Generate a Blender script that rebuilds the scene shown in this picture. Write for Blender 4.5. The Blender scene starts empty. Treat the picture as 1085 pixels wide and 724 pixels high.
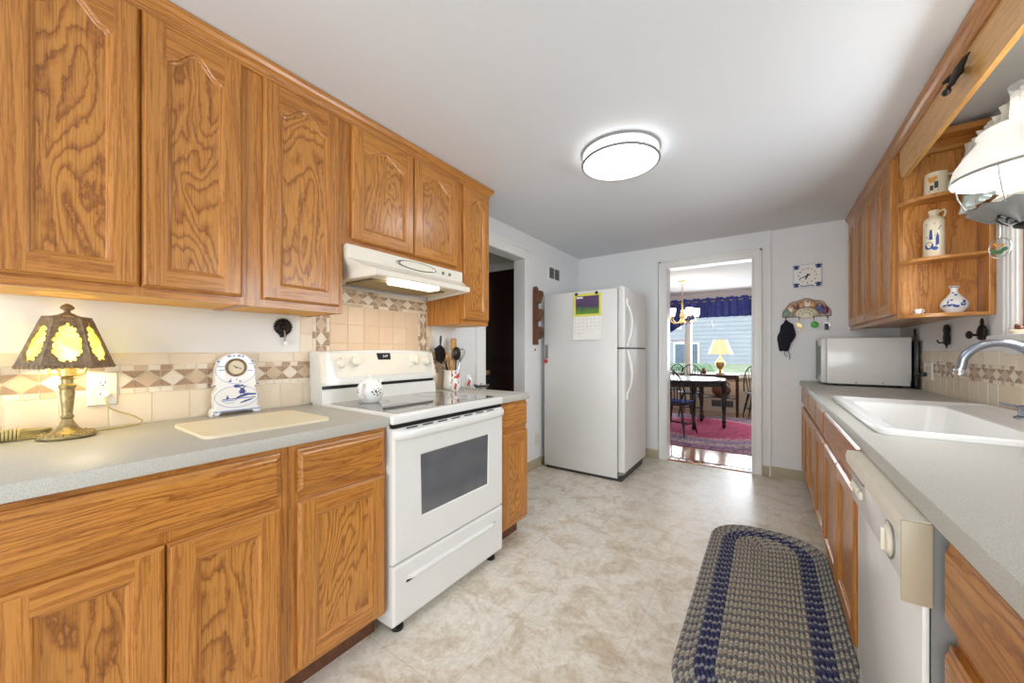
import bpy, bmesh, math, random, mathutils
from mathutils import Vector, Matrix
random.seed(7)
PI = math.pi
SC = bpy.context.scene
COL = SC.collection

# ---------------------------------------------------------------- camera
cam_d = bpy.data.cameras.new('camera')
cam_d.sensor_width = 36.0
cam_d.lens = 36.0 * 389.55 / 1085.0
cam_d.shift_y = 9.73 / 1085.0
cam_d.clip_start = 0.02
cam = bpy.data.objects.new('camera', cam_d)
cam.location = (0, 0, 1.1855)
cam.rotation_euler = (PI / 2, 0, 0.6067)
COL.objects.link(cam)
SC.camera = cam

# ---------------------------------------------------------------- exposure, world, lights
SC.view_settings.view_transform = 'Standard'
SC.view_settings.look = 'None'
SC.view_settings.exposure = -0.12
SC.view_settings.gamma = 1.0
SC.view_settings.use_curve_mapping = False
SC.cycles.use_denoising = True
SC.cycles.max_bounces = 10
SC.cycles.diffuse_bounces = 5
SC.cycles.sample_clamp_indirect = 6.0
SC.cycles.caustics_reflective = False
SC.cycles.caustics_refractive = False

world = bpy.data.worlds.new('sky'); SC.world = world
world.use_nodes = True
wn = world.node_tree.nodes['Background']
wn.inputs[0].default_value = (0.87, 0.93, 1.0, 1)
wn.inputs[1].default_value = 2.1

def light(name, kind, loc, energy, color=(1, 1, 1), rot=(0, 0, 0), size=None, size_y=None, radius=None, spread=None):
    l = bpy.data.lights.new(name, kind)
    l.energy = energy; l.color = color
    if kind == 'AREA':
        l.shape = 'RECTANGLE'; l.size = size; l.size_y = size_y or size
        if spread: l.spread = spread
    elif radius is not None:
        l.shadow_soft_size = radius
    o = bpy.data.objects.new(name, l); o.location = loc; o.rotation_euler = rot
    COL.objects.link(o); return o

# daylight just outside the sink window, the added unseen fill window behind the camera and the dining room windows
light('sink_window_daylight', 'AREA', (1.22, 1.90, 1.50), 120, (0.88, 0.94, 1.0), (0, PI / 2, 0), 1.5, 1.3)
light('added_fill_daylight', 'AREA', (-0.45, -2.40, 1.25), 92, (0.93, 0.97, 1.0), (PI / 2, 0, 0), 2.2, 1.9)
light('dining_window_daylight', 'AREA', (-0.95, 8.48, 1.45), 130, (0.86, 0.93, 1.0), (-PI / 2, 0, 0), 2.6, 1.3)
CEIL_E = 14.0      # ceiling light diffuser

# ---------------------------------------------------------------- materials
def srgb(r, g, b):
    def f(c):
        c /= 255.0
        return c / 12.92 if c <= 0.04045 else ((c + 0.055) / 1.055) ** 2.4
    return (f(r), f(g), f(b), 1)

class N:
    """tiny node helper"""
    def __init__(s, name):
        s.m = bpy.data.materials.new(name); s.m.use_nodes = True
        s.t = s.m.node_tree; s.b = s.t.nodes['Principled BSDF']
    def n(s, kind, **kw):
        x = s.t.nodes.new(kind)
        for k, v in kw.items():
            if isinstance(k, str) and hasattr(x, k): setattr(x, k, v)
        return x
    def l(s, a, b): s.t.links.new(a, b)
    def pos(s, scale=(1, 1, 1), rand=0.0):
        g = s.n('ShaderNodeNewGeometry')
        out = g.outputs['Position']
        if rand:
            oi = s.n('ShaderNodeObjectInfo')
            m = s.n('ShaderNodeMath', operation='MULTIPLY'); m.inputs[1].default_value = rand
            s.l(oi.outputs['Random'], m.inputs[0])
            c = s.n('ShaderNodeCombineXYZ')
            for i in range(3): s.l(m.outputs[0], c.inputs[i])
            a = s.n('ShaderNodeVectorMath', operation='ADD')
            s.l(out, a.inputs[0]); s.l(c.outputs[0], a.inputs[1]); out = a.outputs[0]
        v = s.n('ShaderNodeVectorMath', operation='MULTIPLY'); v.inputs[1].default_value = scale
        s.l(out, v.inputs[0]); return v.outputs[0]
    def noise(s, vec, scale, detail=2, rough=0.5, dist=0.0):
        x = s.n('ShaderNodeTexNoise'); x.inputs['Scale'].default_value = scale
        x.inputs['Detail'].default_value = detail; x.inputs['Roughness'].default_value = rough
        x.inputs['Distortion'].default_value = dist
        if vec is not None: s.l(vec, x.inputs['Vector'])
        return x.outputs[0]
    def math(s, op, a, b=None):
        x = s.n('ShaderNodeMath', operation=op)
        for i, v in enumerate((a, b)):
            if v is None: continue
            if isinstance(v, (int, float)): x.inputs[i].default_value = v
            else: s.l(v, x.inputs[i])
        return x.outputs[0]
    def ramp(s, fac, stops):
        x = s.n('ShaderNodeValToRGB'); e = x.color_ramp.elements
        while len(e) < len(stops): e.new(0.5)
        for el, (p, c) in zip(e, stops): el.position = p; el.color = c
        s.l(fac, x.inputs[0]); return x.outputs[0]
    def mix(s, fac, a, b, mode='MIX'):
        x = s.n('ShaderNodeMix', data_type='RGBA', blend_type=mode)
        for sock, v in ((x.inputs[0], fac), (x.inputs[6], a), (x.inputs[7], b)):
            if isinstance(v, (int, float)): sock.default_value = v
            elif isinstance(v, tuple): sock.default_value = v
            else: s.l(v, sock)
        return x.outputs[2]
    def bump(s, h, strength=0.2, dist=0.002):
        x = s.n('ShaderNodeBump'); x.inputs['Strength'].default_value = strength; x.inputs['Distance'].default_value = dist
        s.l(h, x.inputs['Height']); s.l(x.outputs[0], s.b.inputs['Normal'])
    def set(s, **kw):
        for k, v in kw.items():
            k = k.replace('_', ' ')
            if isinstance(v, (int, float, tuple)): s.b.inputs[k].default_value = v
            else: s.l(v, s.b.inputs[k])
        return s.m

def plain(name, rgb, rough=0.5, metal=0.0, var=0.05, scale=9.0, **kw):
    """single colour with a faint mottling"""
    x = N(name); c = srgb(*rgb)
    n = x.noise(x.pos(), scale, 3)
    lo = tuple(v * (1 - var) for v in c[:3]) + (1,); hi = tuple(min(1, v * (1 + var)) for v in c[:3]) + (1,)
    x.set(Base_Color=x.ramp(n, [(0.3, lo), (0.7, hi)]), Roughness=rough, Metallic=metal, **kw)
    return x.m

def oak(name, axis, across, along, k, light=(194, 134, 60), mid=(177, 115, 47), dark=(138, 84, 30), rough=0.34):
    x = N(name)
    sc = {'X': (along, across, across), 'Y': (across, along, across), 'Z': (across, across, along)}[axis]
    n = x.noise(x.pos(sc, 31.0), 1.0, 2, 0.45, 0.35)
    js = {'X': (26, 70, 70), 'Y': (70, 26, 70), 'Z': (70, 70, 26)}[axis]
    jag = x.noise(x.pos(js, 31.0), 1.0, 3, 0.65)
    n = x.math('ADD', n, x.math('MULTIPLY', x.math('SUBTRACT', jag, 0.5), 0.9 / k))
    r = x.math('FRACT', x.math('MULTIPLY', n, k))
    col = x.ramp(r, [(0.0, srgb(*dark)), (0.20, srgb(*mid)), (0.42, srgb(*light)), (0.80, srgb(*light)), (0.94, srgb(*mid)), (1.0, srgb(*dark))])
    fs = {'X': (8, 330, 330), 'Y': (330, 8, 330), 'Z': (330, 330, 8)}[axis]
    p = x.noise(x.pos(fs, 17.0), 1.0, 2, 0.6)
    pores = x.ramp(p, [(0.36, (0.60, 0.52, 0.44, 1)), (0.52, (1, 1, 1, 1))])
    col = x.mix(0.75, col, pores, 'MULTIPLY')
    big = x.noise(x.pos((1.3, 1.3, 1.3), 9.0), 1.0, 1)
    col = x.mix(1.0, col, x.ramp(big, [(0.3, (0.90, 0.87, 0.84, 1)), (0.7, (1.06, 1.05, 1.04, 1))]), 'MULTIPLY')
    x.set(Base_Color=col, Roughness=rough)
    x.b.inputs['Coat Weight'].default_value = 0.3; x.b.inputs['Coat Roughness'].default_value = 0.18
    x.bump(p, 0.12, 0.001)
    return x.m

M = {}
M['oak_panel'] = oak('oak_cathedral_panel', 'Z', 7.0, 2.0, 16)
M['oak_v'] = oak('oak_upright', 'Z', 20, 0.7, 9, light=(193, 132, 60), mid=(181, 119, 50), dark=(166, 104, 39))
M['oak_h'] = oak('oak_lengthwise', 'Y', 20, 0.7, 9, light=(193, 132, 60), mid=(180, 118, 49), dark=(164, 102, 38))
M['oak_drawer'] = oak('oak_drawer', 'Y', 14, 1.0, 14, light=(191, 130, 57), mid=(175, 113, 46), dark=(150, 91, 34))
M['oak_x'] = oak('oak_crosswise', 'X', 18, 0.8, 9, light=(202, 141, 68), mid=(188, 126, 55), dark=(164, 102, 42))
M['oak_end'] = oak('oak_shelf_back', 'Z', 7.0, 1.2, 11, light=(206, 143, 70), mid=(194, 130, 58), dark=(164, 102, 42))
M['oak_val'] = oak('oak_pale_board', 'Y', 16, 0.6, 7, light=(218, 168, 98), mid=(213, 161, 90), dark=(204, 150, 80))
M['oak_glow'] = plain('oak_with_painted_glow', (226, 168, 66), 0.5, var=0.05, scale=5)  # cabinet undersides: oak with the warm lamp glow put into its colour
M['wall'] = plain('wall_paint', (230, 231, 231), 0.55, var=0.015, scale=2)
M['ceiling'] = plain('ceiling_paint', (222, 225, 229), 0.7, var=0.015, scale=2)
M['trimwhite'] = plain('white_trim_paint', (236, 236, 233), 0.35, var=0.01)
M['dining_wall'] = plain('cream_wall_paint', (236, 228, 212), 0.6, var=0.02, scale=2)
M['white'] = plain('white_enamel', (226, 226, 223), 0.22, var=0.01)
M['fridgewhite'] = plain('fridge_enamel', (222, 222, 219), 0.35, var=0.01)
M['bisque'] = plain('bisque_plastic', (230, 224, 208), 0.35, var=0.02)
M['bisque_shade'] = plain('shaded_bisque_plastic', (176, 164, 140), 0.4, var=0.03)  # dishwasher end trim, its shade under the counter overhang put into the colour
M['cream'] = plain('cream_enamel', (230, 224, 210), 0.3, var=0.015)
M['black'] = plain('black_plastic', (16, 16, 17), 0.35, var=0.1)
M['iron'] = plain('dark_cast_iron', (34, 29, 25), 0.45, 0.5, var=0.25, scale=60)
M['bronze'] = plain('aged_bronze', (134, 114, 88), 0.5, 0.3, var=0.3, scale=70)
M['antique'] = plain('antique_silver_bronze', (160, 142, 100), 0.4, 0.6, var=0.3, scale=80)
M['brass'] = plain('brass', (206, 178, 122), 0.34, 0.65, var=0.08)
M['nickel'] = plain('brushed_nickel', (170, 170, 168), 0.3, 0.9, var=0.04)
M['steel'] = plain('brushed_steel', (150, 156, 168), 0.27, 0.95, var=0.04)
M['chrome'] = plain('chrome', (205, 207, 210), 0.12, 1.0, var=0.02)
M['dgrey'] = plain('dark_grey', (58, 58, 58), 0.5)
M['mgrey'] = plain('mid_grey', (130, 130, 128), 0.5)
M['shadowgap'] = plain('dark_recess', (30, 24, 18), 0.8)
M['porcelain'] = plain('white_porcelain', (240, 239, 236), 0.15, var=0.01)
M['blue'] = plain('delft_blue', (52, 74, 140), 0.2, var=0.35, scale=120)
M['paleblue'] = plain('pale_delft_blue', (150, 168, 208), 0.2, var=0.15, scale=120)
M['black_paint'] = plain('black_lacquer', (22, 20, 22), 0.3, var=0.1)
M['darkwood'] = plain('dark_brown_wood', (70, 40, 24), 0.5, var=0.25, scale=30)
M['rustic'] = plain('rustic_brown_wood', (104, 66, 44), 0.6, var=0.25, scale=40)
M['mahogany'] = plain('dark_mahogany_door', (40, 9, 8), 0.4, var=0.3, scale=4)
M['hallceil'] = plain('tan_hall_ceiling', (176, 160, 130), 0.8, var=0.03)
M['basevinyl'] = plain('taupe_vinyl_base', (176, 164, 138), 0.5, var=0.04)
M['red'] = plain('red_plastic', (200, 40, 38), 0.4)
M['green'] = plain('green_plastic', (70, 170, 60), 0.4)
M['paper'] = plain('white_paper', (240, 238, 232), 0.8, var=0.01)
M['yellow'] = plain('yellow_paper', (232, 222, 96), 0.7, var=0.02)
M['ink'] = plain('grey_ink', (110, 110, 115), 0.8)
M['navycloth'] = plain('navy_cloth', (24, 26, 40), 0.9, var=0.2, scale=80)
M['valblue'] = plain('blue_valance_cloth', (66, 78, 152), 0.85, var=0.2, scale=14)
M['cord'] = plain('tan_lamp_cord', (186, 168, 112), 0.45, var=0.08)
M['cordblk'] = plain('black_cord', (20, 20, 20), 0.45)
M['board'] = plain('cream_cutting_board', (234, 222, 190), 0.45, var=0.02)
M['woodlt'] = plain('light_turned_wood', (190, 140, 78), 0.5, var=0.15, scale=40)
M['rose'] = plain('painted_rose_red', (190, 62, 62), 0.3, var=0.2, scale=200)
M['rosedk'] = plain('painted_rose_brown', (110, 62, 40), 0.3, var=0.2, scale=200)
M['leafgreen'] = plain('painted_green', (70, 120, 78), 0.35, var=0.2, scale=200)
M['orange'] = plain('painted_orange', (216, 150, 60), 0.35, var=0.2, scale=200)
M['skin'] = plain('painted_peach', (206, 150, 116), 0.4, var=0.1)
M['brownpaint'] = plain('painted_brown', (116, 72, 50), 0.4, var=0.2, scale=100)
M['bluepaint'] = plain('painted_slate_blue', (66, 78, 130), 0.4, var=0.2, scale=100)
M['purple'] = plain('painted_plum', (120, 50, 92), 0.4, var=0.2, scale=100)
M['celadon'] = plain('painted_celadon', (120, 150, 128), 0.4, var=0.15, scale=100)
M['rackboard'] = plain('painted_rack_board', (170, 156, 136), 0.5, var=0.2, scale=60)
M['stoneware'] = plain('cream_stoneware', (226, 212, 182), 0.25, var=0.04)
M['blueseat'] = plain('blue_seat_pad', (60, 80, 150), 0.8, var=0.15, scale=30)
M['lace'] = plain('white_ruffle_cloth', (238, 236, 226), 0.9, var=0.03, scale=40)
M['sage'] = plain('sage_grey_cloth', (136, 138, 112), 0.9, var=0.25, scale=110)
M['gingham'] = plain('pale_checked_cloth', (196, 206, 202), 0.9, var=0.12, scale=90)
M['grass'] = plain('pale_lawn', (186, 200, 164), 0.9, var=0.2, scale=2)
M['bushgreen'] = plain('bush_leaf', (122, 156, 122), 0.8, var=0.35, scale=6)
M['siding'] = plain('blue_grey_siding', (186, 193, 205), 0.8, var=0.05, scale=3)
M['roofing'] = plain('slate_roofing', (120, 134, 156), 0.8, var=0.15, scale=6)
M['hood_filter'] = plain('hood_filter', (150, 136, 100), 0.5, 0.3)
M['grout'] = plain('tile_grout', (226, 214, 190), 0.8, var=0.02)
for i, c in enumerate([(226, 211, 188), (222, 205, 181), (229, 216, 195)]):
    M['tile%d' % i] = plain('cream_tile_%s' % 'abc'[i], c, 0.4, var=0.035, scale=14)
for i, c in enumerate([(221, 195, 166), (218, 191, 161), (223, 198, 170)]):
    M['tan%d' % i] = plain('tan_tile_%s' % 'abc'[i], c, 0.4, var=0.03, scale=14)
M['tangrout'] = plain('tan_tile_grout', (214, 188, 158), 0.8, var=0.02)
M['diaL'] = plain('pale_diamond_tile', (230, 218, 200), 0.4, var=0.04, scale=30)
M['diaM'] = plain('mid_diamond_tile', (204, 180, 150), 0.4, var=0.06, scale=30)
M['diaD'] = plain('brown_mosaic_tile', (168, 138, 110), 0.4, var=0.08, scale=30)

def emis(name, rgb, strength, base=None):
    x = N(name)
    n = x.noise(x.pos(), 12.0, 2)
    c = srgb(*rgb)
    col = x.ramp(n, [(0.3, tuple(v * 0.94 for v in c[:3]) + (1,)), (0.7, c)])
    x.set(Base_Color=base and srgb(*base) or (0.8, 0.8, 0.8, 1), Roughness=0.4)
    x.l(col, x.b.inputs['Emission Color']); x.b.inputs['Emission Strength'].default_value = strength
    return x.m
M['diffuser'] = emis('lit_diffuser', (252, 254, 255), CEIL_E)
M['diffuser_rim'] = emis('lit_diffuser_rim', (255, 255, 255), 4.0)
M['hoodlens'] = emis('lit_hood_lens', (255, 236, 196), 4.0)
M['shadeglow'] = emis('lit_opal_shade', (255, 246, 220), 0.34)
def bulbmat():
    x = N('lit_frosted_bulb'); nz = x.noise(x.pos(), 20, 1); x.set(Base_Color=srgb(255, 240, 205))
    x.l(x.ramp(nz, [(0.3, srgb(255, 236, 190)), (0.7, srgb(255, 244, 214))]), x.b.inputs['Emission Color']); x.b.inputs['Emission Strength'].default_value = 6.0
    tr = x.n('ShaderNodeBsdfTransparent'); mx = x.n('ShaderNodeMixShader'); mx.inputs[0].default_value = 0.7
    x.l(x.b.outputs[0], mx.inputs[1]); x.l(tr.outputs[0], mx.inputs[2]); x.l(mx.outputs[0], x.t.nodes['Material Output'].inputs[0]); return x.m
M['bulb'] = bulbmat()
M['fabricglow'] = emis('lit_lampshade_cloth', (255, 226, 170), 0.75, (235, 215, 175))
M['cupglow'] = emis('lit_glass_cup', (255, 236, 205), 2.2)
M['display'] = emis('range_clock_digits', (190, 200, 205), 0.5)

def slag():
    x = N('lit_slag_glass')
    n = x.noise(x.pos((14, 14, 9)), 1.0, 4, 0.6, 1.2)
    col = x.ramp(n, [(0.3, srgb(206, 214, 88)), (0.48, srgb(240, 232, 120)), (0.62, srgb(250, 240, 168)), (0.75, srgb(214, 232, 170))])
    x.set(Base_Color=col, Roughness=0.25)
    x.l(col, x.b.inputs['Emission Color']); x.b.inputs['Emission Strength'].default_value = 0.75
    tr = x.n('ShaderNodeBsdfTransparent'); x.l(col, tr.inputs[0]); mx = x.n('ShaderNodeMixShader'); mx.inputs[0].default_value = 0.30
    x.l(x.b.outputs[0], mx.inputs[1]); x.l(tr.outputs[0], mx.inputs[2]); x.l(mx.outputs[0], x.t.nodes['Material Output'].inputs[0])
    return x.m
M['slag'] = slag()

def glass(name, rgb=(255, 255, 255), rough=0.02, mixf=0.85, ior=1.35):
    x = N(name)
    g = x.n('ShaderNodeBsdfGlossy'); g.inputs['Roughness'].default_value = rough
    t = x.n('ShaderNodeBsdfTransparent'); t.inputs[0].default_value = srgb(*rgb)
    m = x.n('ShaderNodeMixShader'); fr = x.n('ShaderNodeFresnel'); fr.inputs['IOR'].default_value = ior
    nz = x.noise(x.pos(), 3.0)
    x.l(x.math('ADD', fr.outputs[0], x.math('MULTIPLY', nz, 1 - mixf)), m.inputs[0])
    x.l(t.outputs[0], m.inputs[1]); x.l(g.outputs[0], m.inputs[2])
    x.l(m.outputs[0], x.t.nodes['Material Output'].inputs[0])
    return x.m
M['pane'] = glass('window_glass', mixf=1.0, ior=1.12)
M['clearglass'] = glass('clear_glass', (240, 244, 244), 0.03, 0.80)

def frosted():
    x = N('frosted_chimney_glass'); x.set(Base_Color=srgb(244, 244, 240), Roughness=0.25)
    nz = x.noise(x.pos(), 30, 2)
    tr = x.n('ShaderNodeBsdfTransparent'); mx = x.n('ShaderNodeMixShader'); x.l(x.math('ADD', x.math('MULTIPLY', nz, 0.1), 0.72), mx.inputs[0])
    x.l(x.b.outputs[0], mx.inputs[1]); x.l(tr.outputs[0], mx.inputs[2]); x.l(mx.outputs[0], x.t.nodes['Material Output'].inputs[0]); return x.m
M['frosted'] = frosted()
def cooktop():
    x = N('black_ceramic_cooktop')
    n = x.noise(x.pos(), 900, 1)
    x.set(Base_Color=x.ramp(n, [(0.4, srgb(112, 112, 110)), (0.6, srgb(140, 140, 138))]), Roughness=0.07)
    x.b.inputs['Coat Weight'].default_value = 0.6
    return x.m
M['cooktop'] = cooktop()
M['ovenglass'] = plain('oven_door_glass', (98, 100, 104), 0.05, var=0.12, scale=5, Specular_IOR_Level=1.0)

def laminate():
    x = N('grey_laminate')
    n = x.noise(x.pos(), 420, 2, 0.7)
    b = x.noise(x.pos(), 3.0, 2)
    c = x.ramp(n, [(0.3, srgb(160, 158, 150)), (0.5, srgb(184, 182, 173)), (0.7, srgb(200, 198, 190))])
    x.set(Base_Color=x.mix(1.0, c, x.ramp(b, [(0.3, (0.96, 0.96, 0.96, 1)), (0.7, (1.02, 1.02, 1.02, 1))]), 'MULTIPLY'), Roughness=0.46)
    return x.m
M['laminate'] = laminate()

def vinyl():
    x = N('stone_look_vinyl')
    p = x.pos()
    a = x.noise(p, 6.5, 7, 0.70, 0.7)
    col = x.ramp(a, [(0.28, srgb(192, 176, 150)), (0.42, srgb(216, 205, 187)), (0.54, srgb(235, 230, 220)), (0.72, srgb(223, 217, 207))])
    v = x.noise(p, 8.5, 5, 0.7, 1.6)
    vein = x.ramp(x.math('ABSOLUTE', x.math('SUBTRACT', v, 0.5)), [(0.0, srgb(188, 172, 146)), (0.035, srgb(226, 218, 205)), (0.09, (1, 1, 1, 1))])
    col = x.mix(0.22, col, vein, 'MULTIPLY')
    f = x.noise(p, 34, 4, 0.7)
    col = x.mix(0.7, col, x.ramp(f, [(0.35, (0.84, 0.81, 0.76, 1)), (0.6, (1, 1, 1, 1))]), 'MULTIPLY')
    br = x.n('ShaderNodeTexBrick'); br.offset = 0.0
    br.inputs['Scale'].default_value = 1.0; br.inputs['Mortar Size'].default_value = 0.0022
    br.inputs['Brick Width'].default_value = 0.457; br.inputs['Row Height'].default_value = 0.457
    x.l(x.pos(), br.inputs['Vector'])
    col = x.mix(x.math('MULTIPLY', br.outputs['Fac'], 0.32), col, srgb(166, 150, 124))
    x.set(Base_Color=col, Roughness=x.math('ADD', x.math('MULTIPLY', a, 0.2), 0.22))
    x.bump(f, 0.08, 0.002)
    return x.m
M['vinyl'] = vinyl()

def hardwood():
    x = N('orange_hardwood')
    n = x.noise(x.pos((1.2, 14, 14)), 1.0, 3)
    col = x.ramp(n, [(0.3, srgb(168, 96, 44)), (0.7, srgb(206, 134, 72))])
    br = x.n('ShaderNodeTexBrick')
    br.inputs['Scale'].default_value = 1.0; br.inputs['Mortar Size'].default_value = 0.002
    br.inputs['Brick Width'].default_value = 0.9; br.inputs['Row Height'].default_value = 0.06
    x.l(x.pos(), br.inputs['Vector'])
    col = x.mix(x.math('MULTIPLY', br.outputs['Fac'], 0.6), col, srgb(90, 50, 24))
    x.set(Base_Color=col, Roughness=0.2, Specular_IOR_Level=1.0, Coat_Weight=1.0, Coat_Roughness=0.1); return x.m
M['hardwood'] = hardwood()

def oriental():
    x = N('oriental_rug_wool')
    p = x.pos()
    s = x.n('ShaderNodeSeparateXYZ'); x.l(p, s.inputs[0])
    dx = x.math('DIVIDE', x.math('ABSOLUTE', x.math('ADD', s.outputs[0], 0.75)), 1.35)
    dy = x.math('DIVIDE', x.math('ABSOLUTE', x.math('SUBTRACT', s.outputs[1], 6.35)), 1.4)
    e = x.math('SQRT', x.math('ADD', x.math('MULTIPLY', dx, dx), x.math('MULTIPLY', dy, dy)))
    nz = x.noise(p, 12, 4, 0.75)
    e2 = x.math('ADD', e, x.math('MULTIPLY', x.math('SUBTRACT', nz, 0.5), 0.22))
    field = x.ramp(e2, [(0.30, srgb(160, 44, 88)), (0.5, srgb(170, 48, 96)), (0.60, srgb(176, 128, 140)), (0.70, srgb(120, 108, 144)), (0.82, srgb(178, 150, 154)), (0.93, srgb(116, 92, 128)), (1.0, srgb(160, 120, 136))])
    sp = x.noise(p, 26, 4, 0.75)
    fig = x.ramp(sp, [(0.40, (0.40, 0.38, 0.55, 1)), (0.48, (1, 1, 1, 1)), (0.60, (1.6, 1.6, 1.5, 1))])
    x.set(Base_Color=x.mix(0.95, field, fig, 'MULTIPLY'), Roughness=0.95); return x.m
M['oriental'] = oriental()

def braid(name, c1, c2, c3):
    x = N(name)
    uv = x.n('ShaderNodeUVMap')
    s = x.n('ShaderNodeSeparateXYZ'); x.l(uv.outputs[0], s.inputs[0])
    t = x.math('ADD', s.outputs[0], x.math('MULTIPLY', s.outputs[1], 0.8))
    f = x.math('FRACT', t)
    cell = x.math('FLOOR', t)
    cyc = x.math('FRACT', x.math('ADD', x.math('DIVIDE', cell, 3.0), 0.05))
    yarn = x.ramp(cyc, [(0.0, srgb(*c1)), (0.34, srgb(*c1)), (0.36, srgb(*c2)), (0.68, srgb(*c2)), (0.70, srgb(*c3)), (1.0, srgb(*c3))])
    for n in x.t.nodes:
        if n.type == 'VALTORGB': n.color_ramp.interpolation = 'CONSTANT'
    edge = x.ramp(f, [(0.0, (0.4, 0.4, 0.4, 1)), (0.22, (1, 1, 1, 1)), (0.8, (1, 1, 1, 1)), (1.0, (0.4, 0.4, 0.4, 1))])
    col = x.mix(1.0, yarn, edge, 'MULTIPLY')
    x.set(Base_Color=col, Roughness=0.95)
    return x.m
M['braid_tan'] = braid('tan_grey_braid', (164, 158, 148), (110, 111, 120), (182, 176, 164))
M['braid_mix'] = braid('sand_grey_braid', (174, 166, 148), (114, 114, 120), (186, 178, 160))
M['braid_navy'] = braid('navy_braid', (44, 48, 90), (54, 58, 102), (146, 146, 152))

def photo_print():
    x = N('printed_wisteria_photo')
    s = x.n('ShaderNodeSeparateXYZ'); x.l(x.pos(), s.inputs[0])
    n = x.noise(x.pos(), 26, 4, 0.7)
    h = x.math('ADD', s.outputs[2], x.math('MULTIPLY', x.math('SUBTRACT', n, 0.5), 0.10))
    x.set(Base_Color=x.ramp(x.math('MULTIPLY', x.math('SUBTRACT', h, 1.52), 5.0),
          [(0.0, srgb(110, 160, 60)), (0.3, srgb(84, 120, 60)), (0.42, srgb(76, 62, 92)), (0.75, srgb(92, 66, 110)), (1.0, srgb(70, 62, 56))]), Roughness=0.5)
    return x.m
M['photo'] = photo_print()

# ---------------------------------------------------------------- geometry helpers
class B:
    """collects shapes into one mesh; m is the current material slot"""
    def __init__(s): s.bm = bmesh.new(); s.m = 0; s.uv = None
    def face(s, pts):
        try: f = s.bm.faces.new([s.bm.verts.new(p) for p in pts])
        except ValueError: return None
        f.material_index = s.m; return f
    def grid(s, rows, closed_u=False, closed_v=False):
        """rows: list of equal-length lists of points, skinned"""
        V = [[s.bm.verts.new(p) for p in r] for r in rows]
        nu, nv = len(V[0]), len(V)
        for j in range(nv if closed_v else nv - 1):
            a, b = V[j], V[(j + 1) % nv]
            for i in range(nu if closed_u else nu - 1):
                k = (i + 1) % nu
                try:
                    f = s.bm.faces.new((a[i], a[k], b[k], b[i])); f.material_index = s.m
                except ValueError: pass
        return V
    def cap(s, vs):
        try: f = s.bm.faces.new(vs); f.material_index = s.m
        except ValueError: pass
    def box(s, x0, x1, y0, y1, z0, z1, bev=0.0, seg=2, M4=None):
        t = bmesh.new()
        bmesh.ops.create_cube(t, size=1.0)
        bmesh.ops.scale(t, vec=(x1 - x0, y1 - y0, z1 - z0), verts=t.verts)
        if bev: bmesh.ops.bevel(t, geom=list(t.edges), offset=bev, segments=seg, affect='EDGES', profile=0.5)
        bmesh.ops.translate(t, vec=((x0 + x1) / 2, (y0 + y1) / 2, (z0 + z1) / 2), verts=t.verts)
        if M4: bmesh.ops.transform(t, matrix=M4, verts=t.verts)
        s.merge(t)
    def merge(s, t):
        mp = {v: s.bm.verts.new(v.co) for v in t.verts}
        for f in t.faces:
            try: g = s.bm.faces.new([mp[v] for v in f.verts]); g.material_index = s.m
            except ValueError: pass
        t.free()
    def prism(s, pts, axis, d0, d1):
        """polygon pts (a,b) extruded along axis from d0 to d1"""
        def P(a, b, d): return {'X': (d, a, b), 'Y': (a, d, b), 'Z': (a, b, d)}[axis]
        A = [s.bm.verts.new(P(a, b, d0)) for a, b in pts]; C = [s.bm.verts.new(P(a, b, d1)) for a, b in pts]
        n = len(pts)
        for i in range(n): s.cap((A[i], A[(i + 1) % n], C[(i + 1) % n], C[i]))
        s.cap(A); s.cap(list(reversed(C)))
    def lathe(s, c, prof, n=24, axis='Z', cap0=True, cap1=True, ph=0.0, sx=1.0, sy=1.0):
        rows = []
        for r, h in prof:
            row = []
            for i in range(n):
                a = ph + 2 * PI * i / n; u, v = r * math.cos(a) * sx, r * math.sin(a) * sy
                row.append({'Z': (c[0] + u, c[1] + v, c[2] + h), 'X': (c[0] + h, c[1] + u, c[2] + v), 'Y': (c[0] + u, c[1] + h, c[2] + v)}[axis])
            rows.append(row)
        V = s.grid(rows, closed_u=True)
        if cap0: s.cap(V[0])
        if cap1: s.cap(V[-1])
    def tube(s, pts, r, n=8, closed=False, caps=True):
        pts = [Vector(p) for p in pts]; m = len(pts)
        rr = r if isinstance(r, (list, tuple)) else [r] * m
        rows = []; up = None
        for i, p in enumerate(pts):
            a = pts[(i - 1) % m] if (closed or i > 0) else p; b = pts[(i + 1) % m] if (closed or i < m - 1) else p
            d = (b - a).normalized()
            if up is None:
                up = Vector((0, 0, 1)) if abs(d.z) < 0.9 else Vector((1, 0, 0))
            u = d.cross(up)
            if u.length < 1e-5: u = d.cross(Vector((0, 1, 0)))
            u.normalize(); v = u.cross(d).normalized(); up = v
            rows.append([tuple(p + (u * math.cos(2 * PI * k / n) + v * math.sin(2 * PI * k / n)) * rr[i]) for k in range(n)])
        V = s.grid(rows, closed_u=True, closed_v=closed)
        if caps and not closed: s.cap(V[0]); s.cap(V[-1])
    def ball(s, c, r, n=12, sz=(1, 1, 1)):
        t = bmesh.new(); bmesh.ops.create_uvsphere(t, u_segments=n, v_segments=max(6, n * 2 // 3), radius=r)
        bmesh.ops.scale(t, vec=sz, verts=t.verts); bmesh.ops.translate(t, vec=c, verts=t.verts); s.merge(t)
    def rot(s, ang, axis, c):
        bmesh.ops.rotate(s.bm, cent=c, matrix=Matrix.Rotation(ang, 3, axis), verts=s.bm.verts); return s

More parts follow.
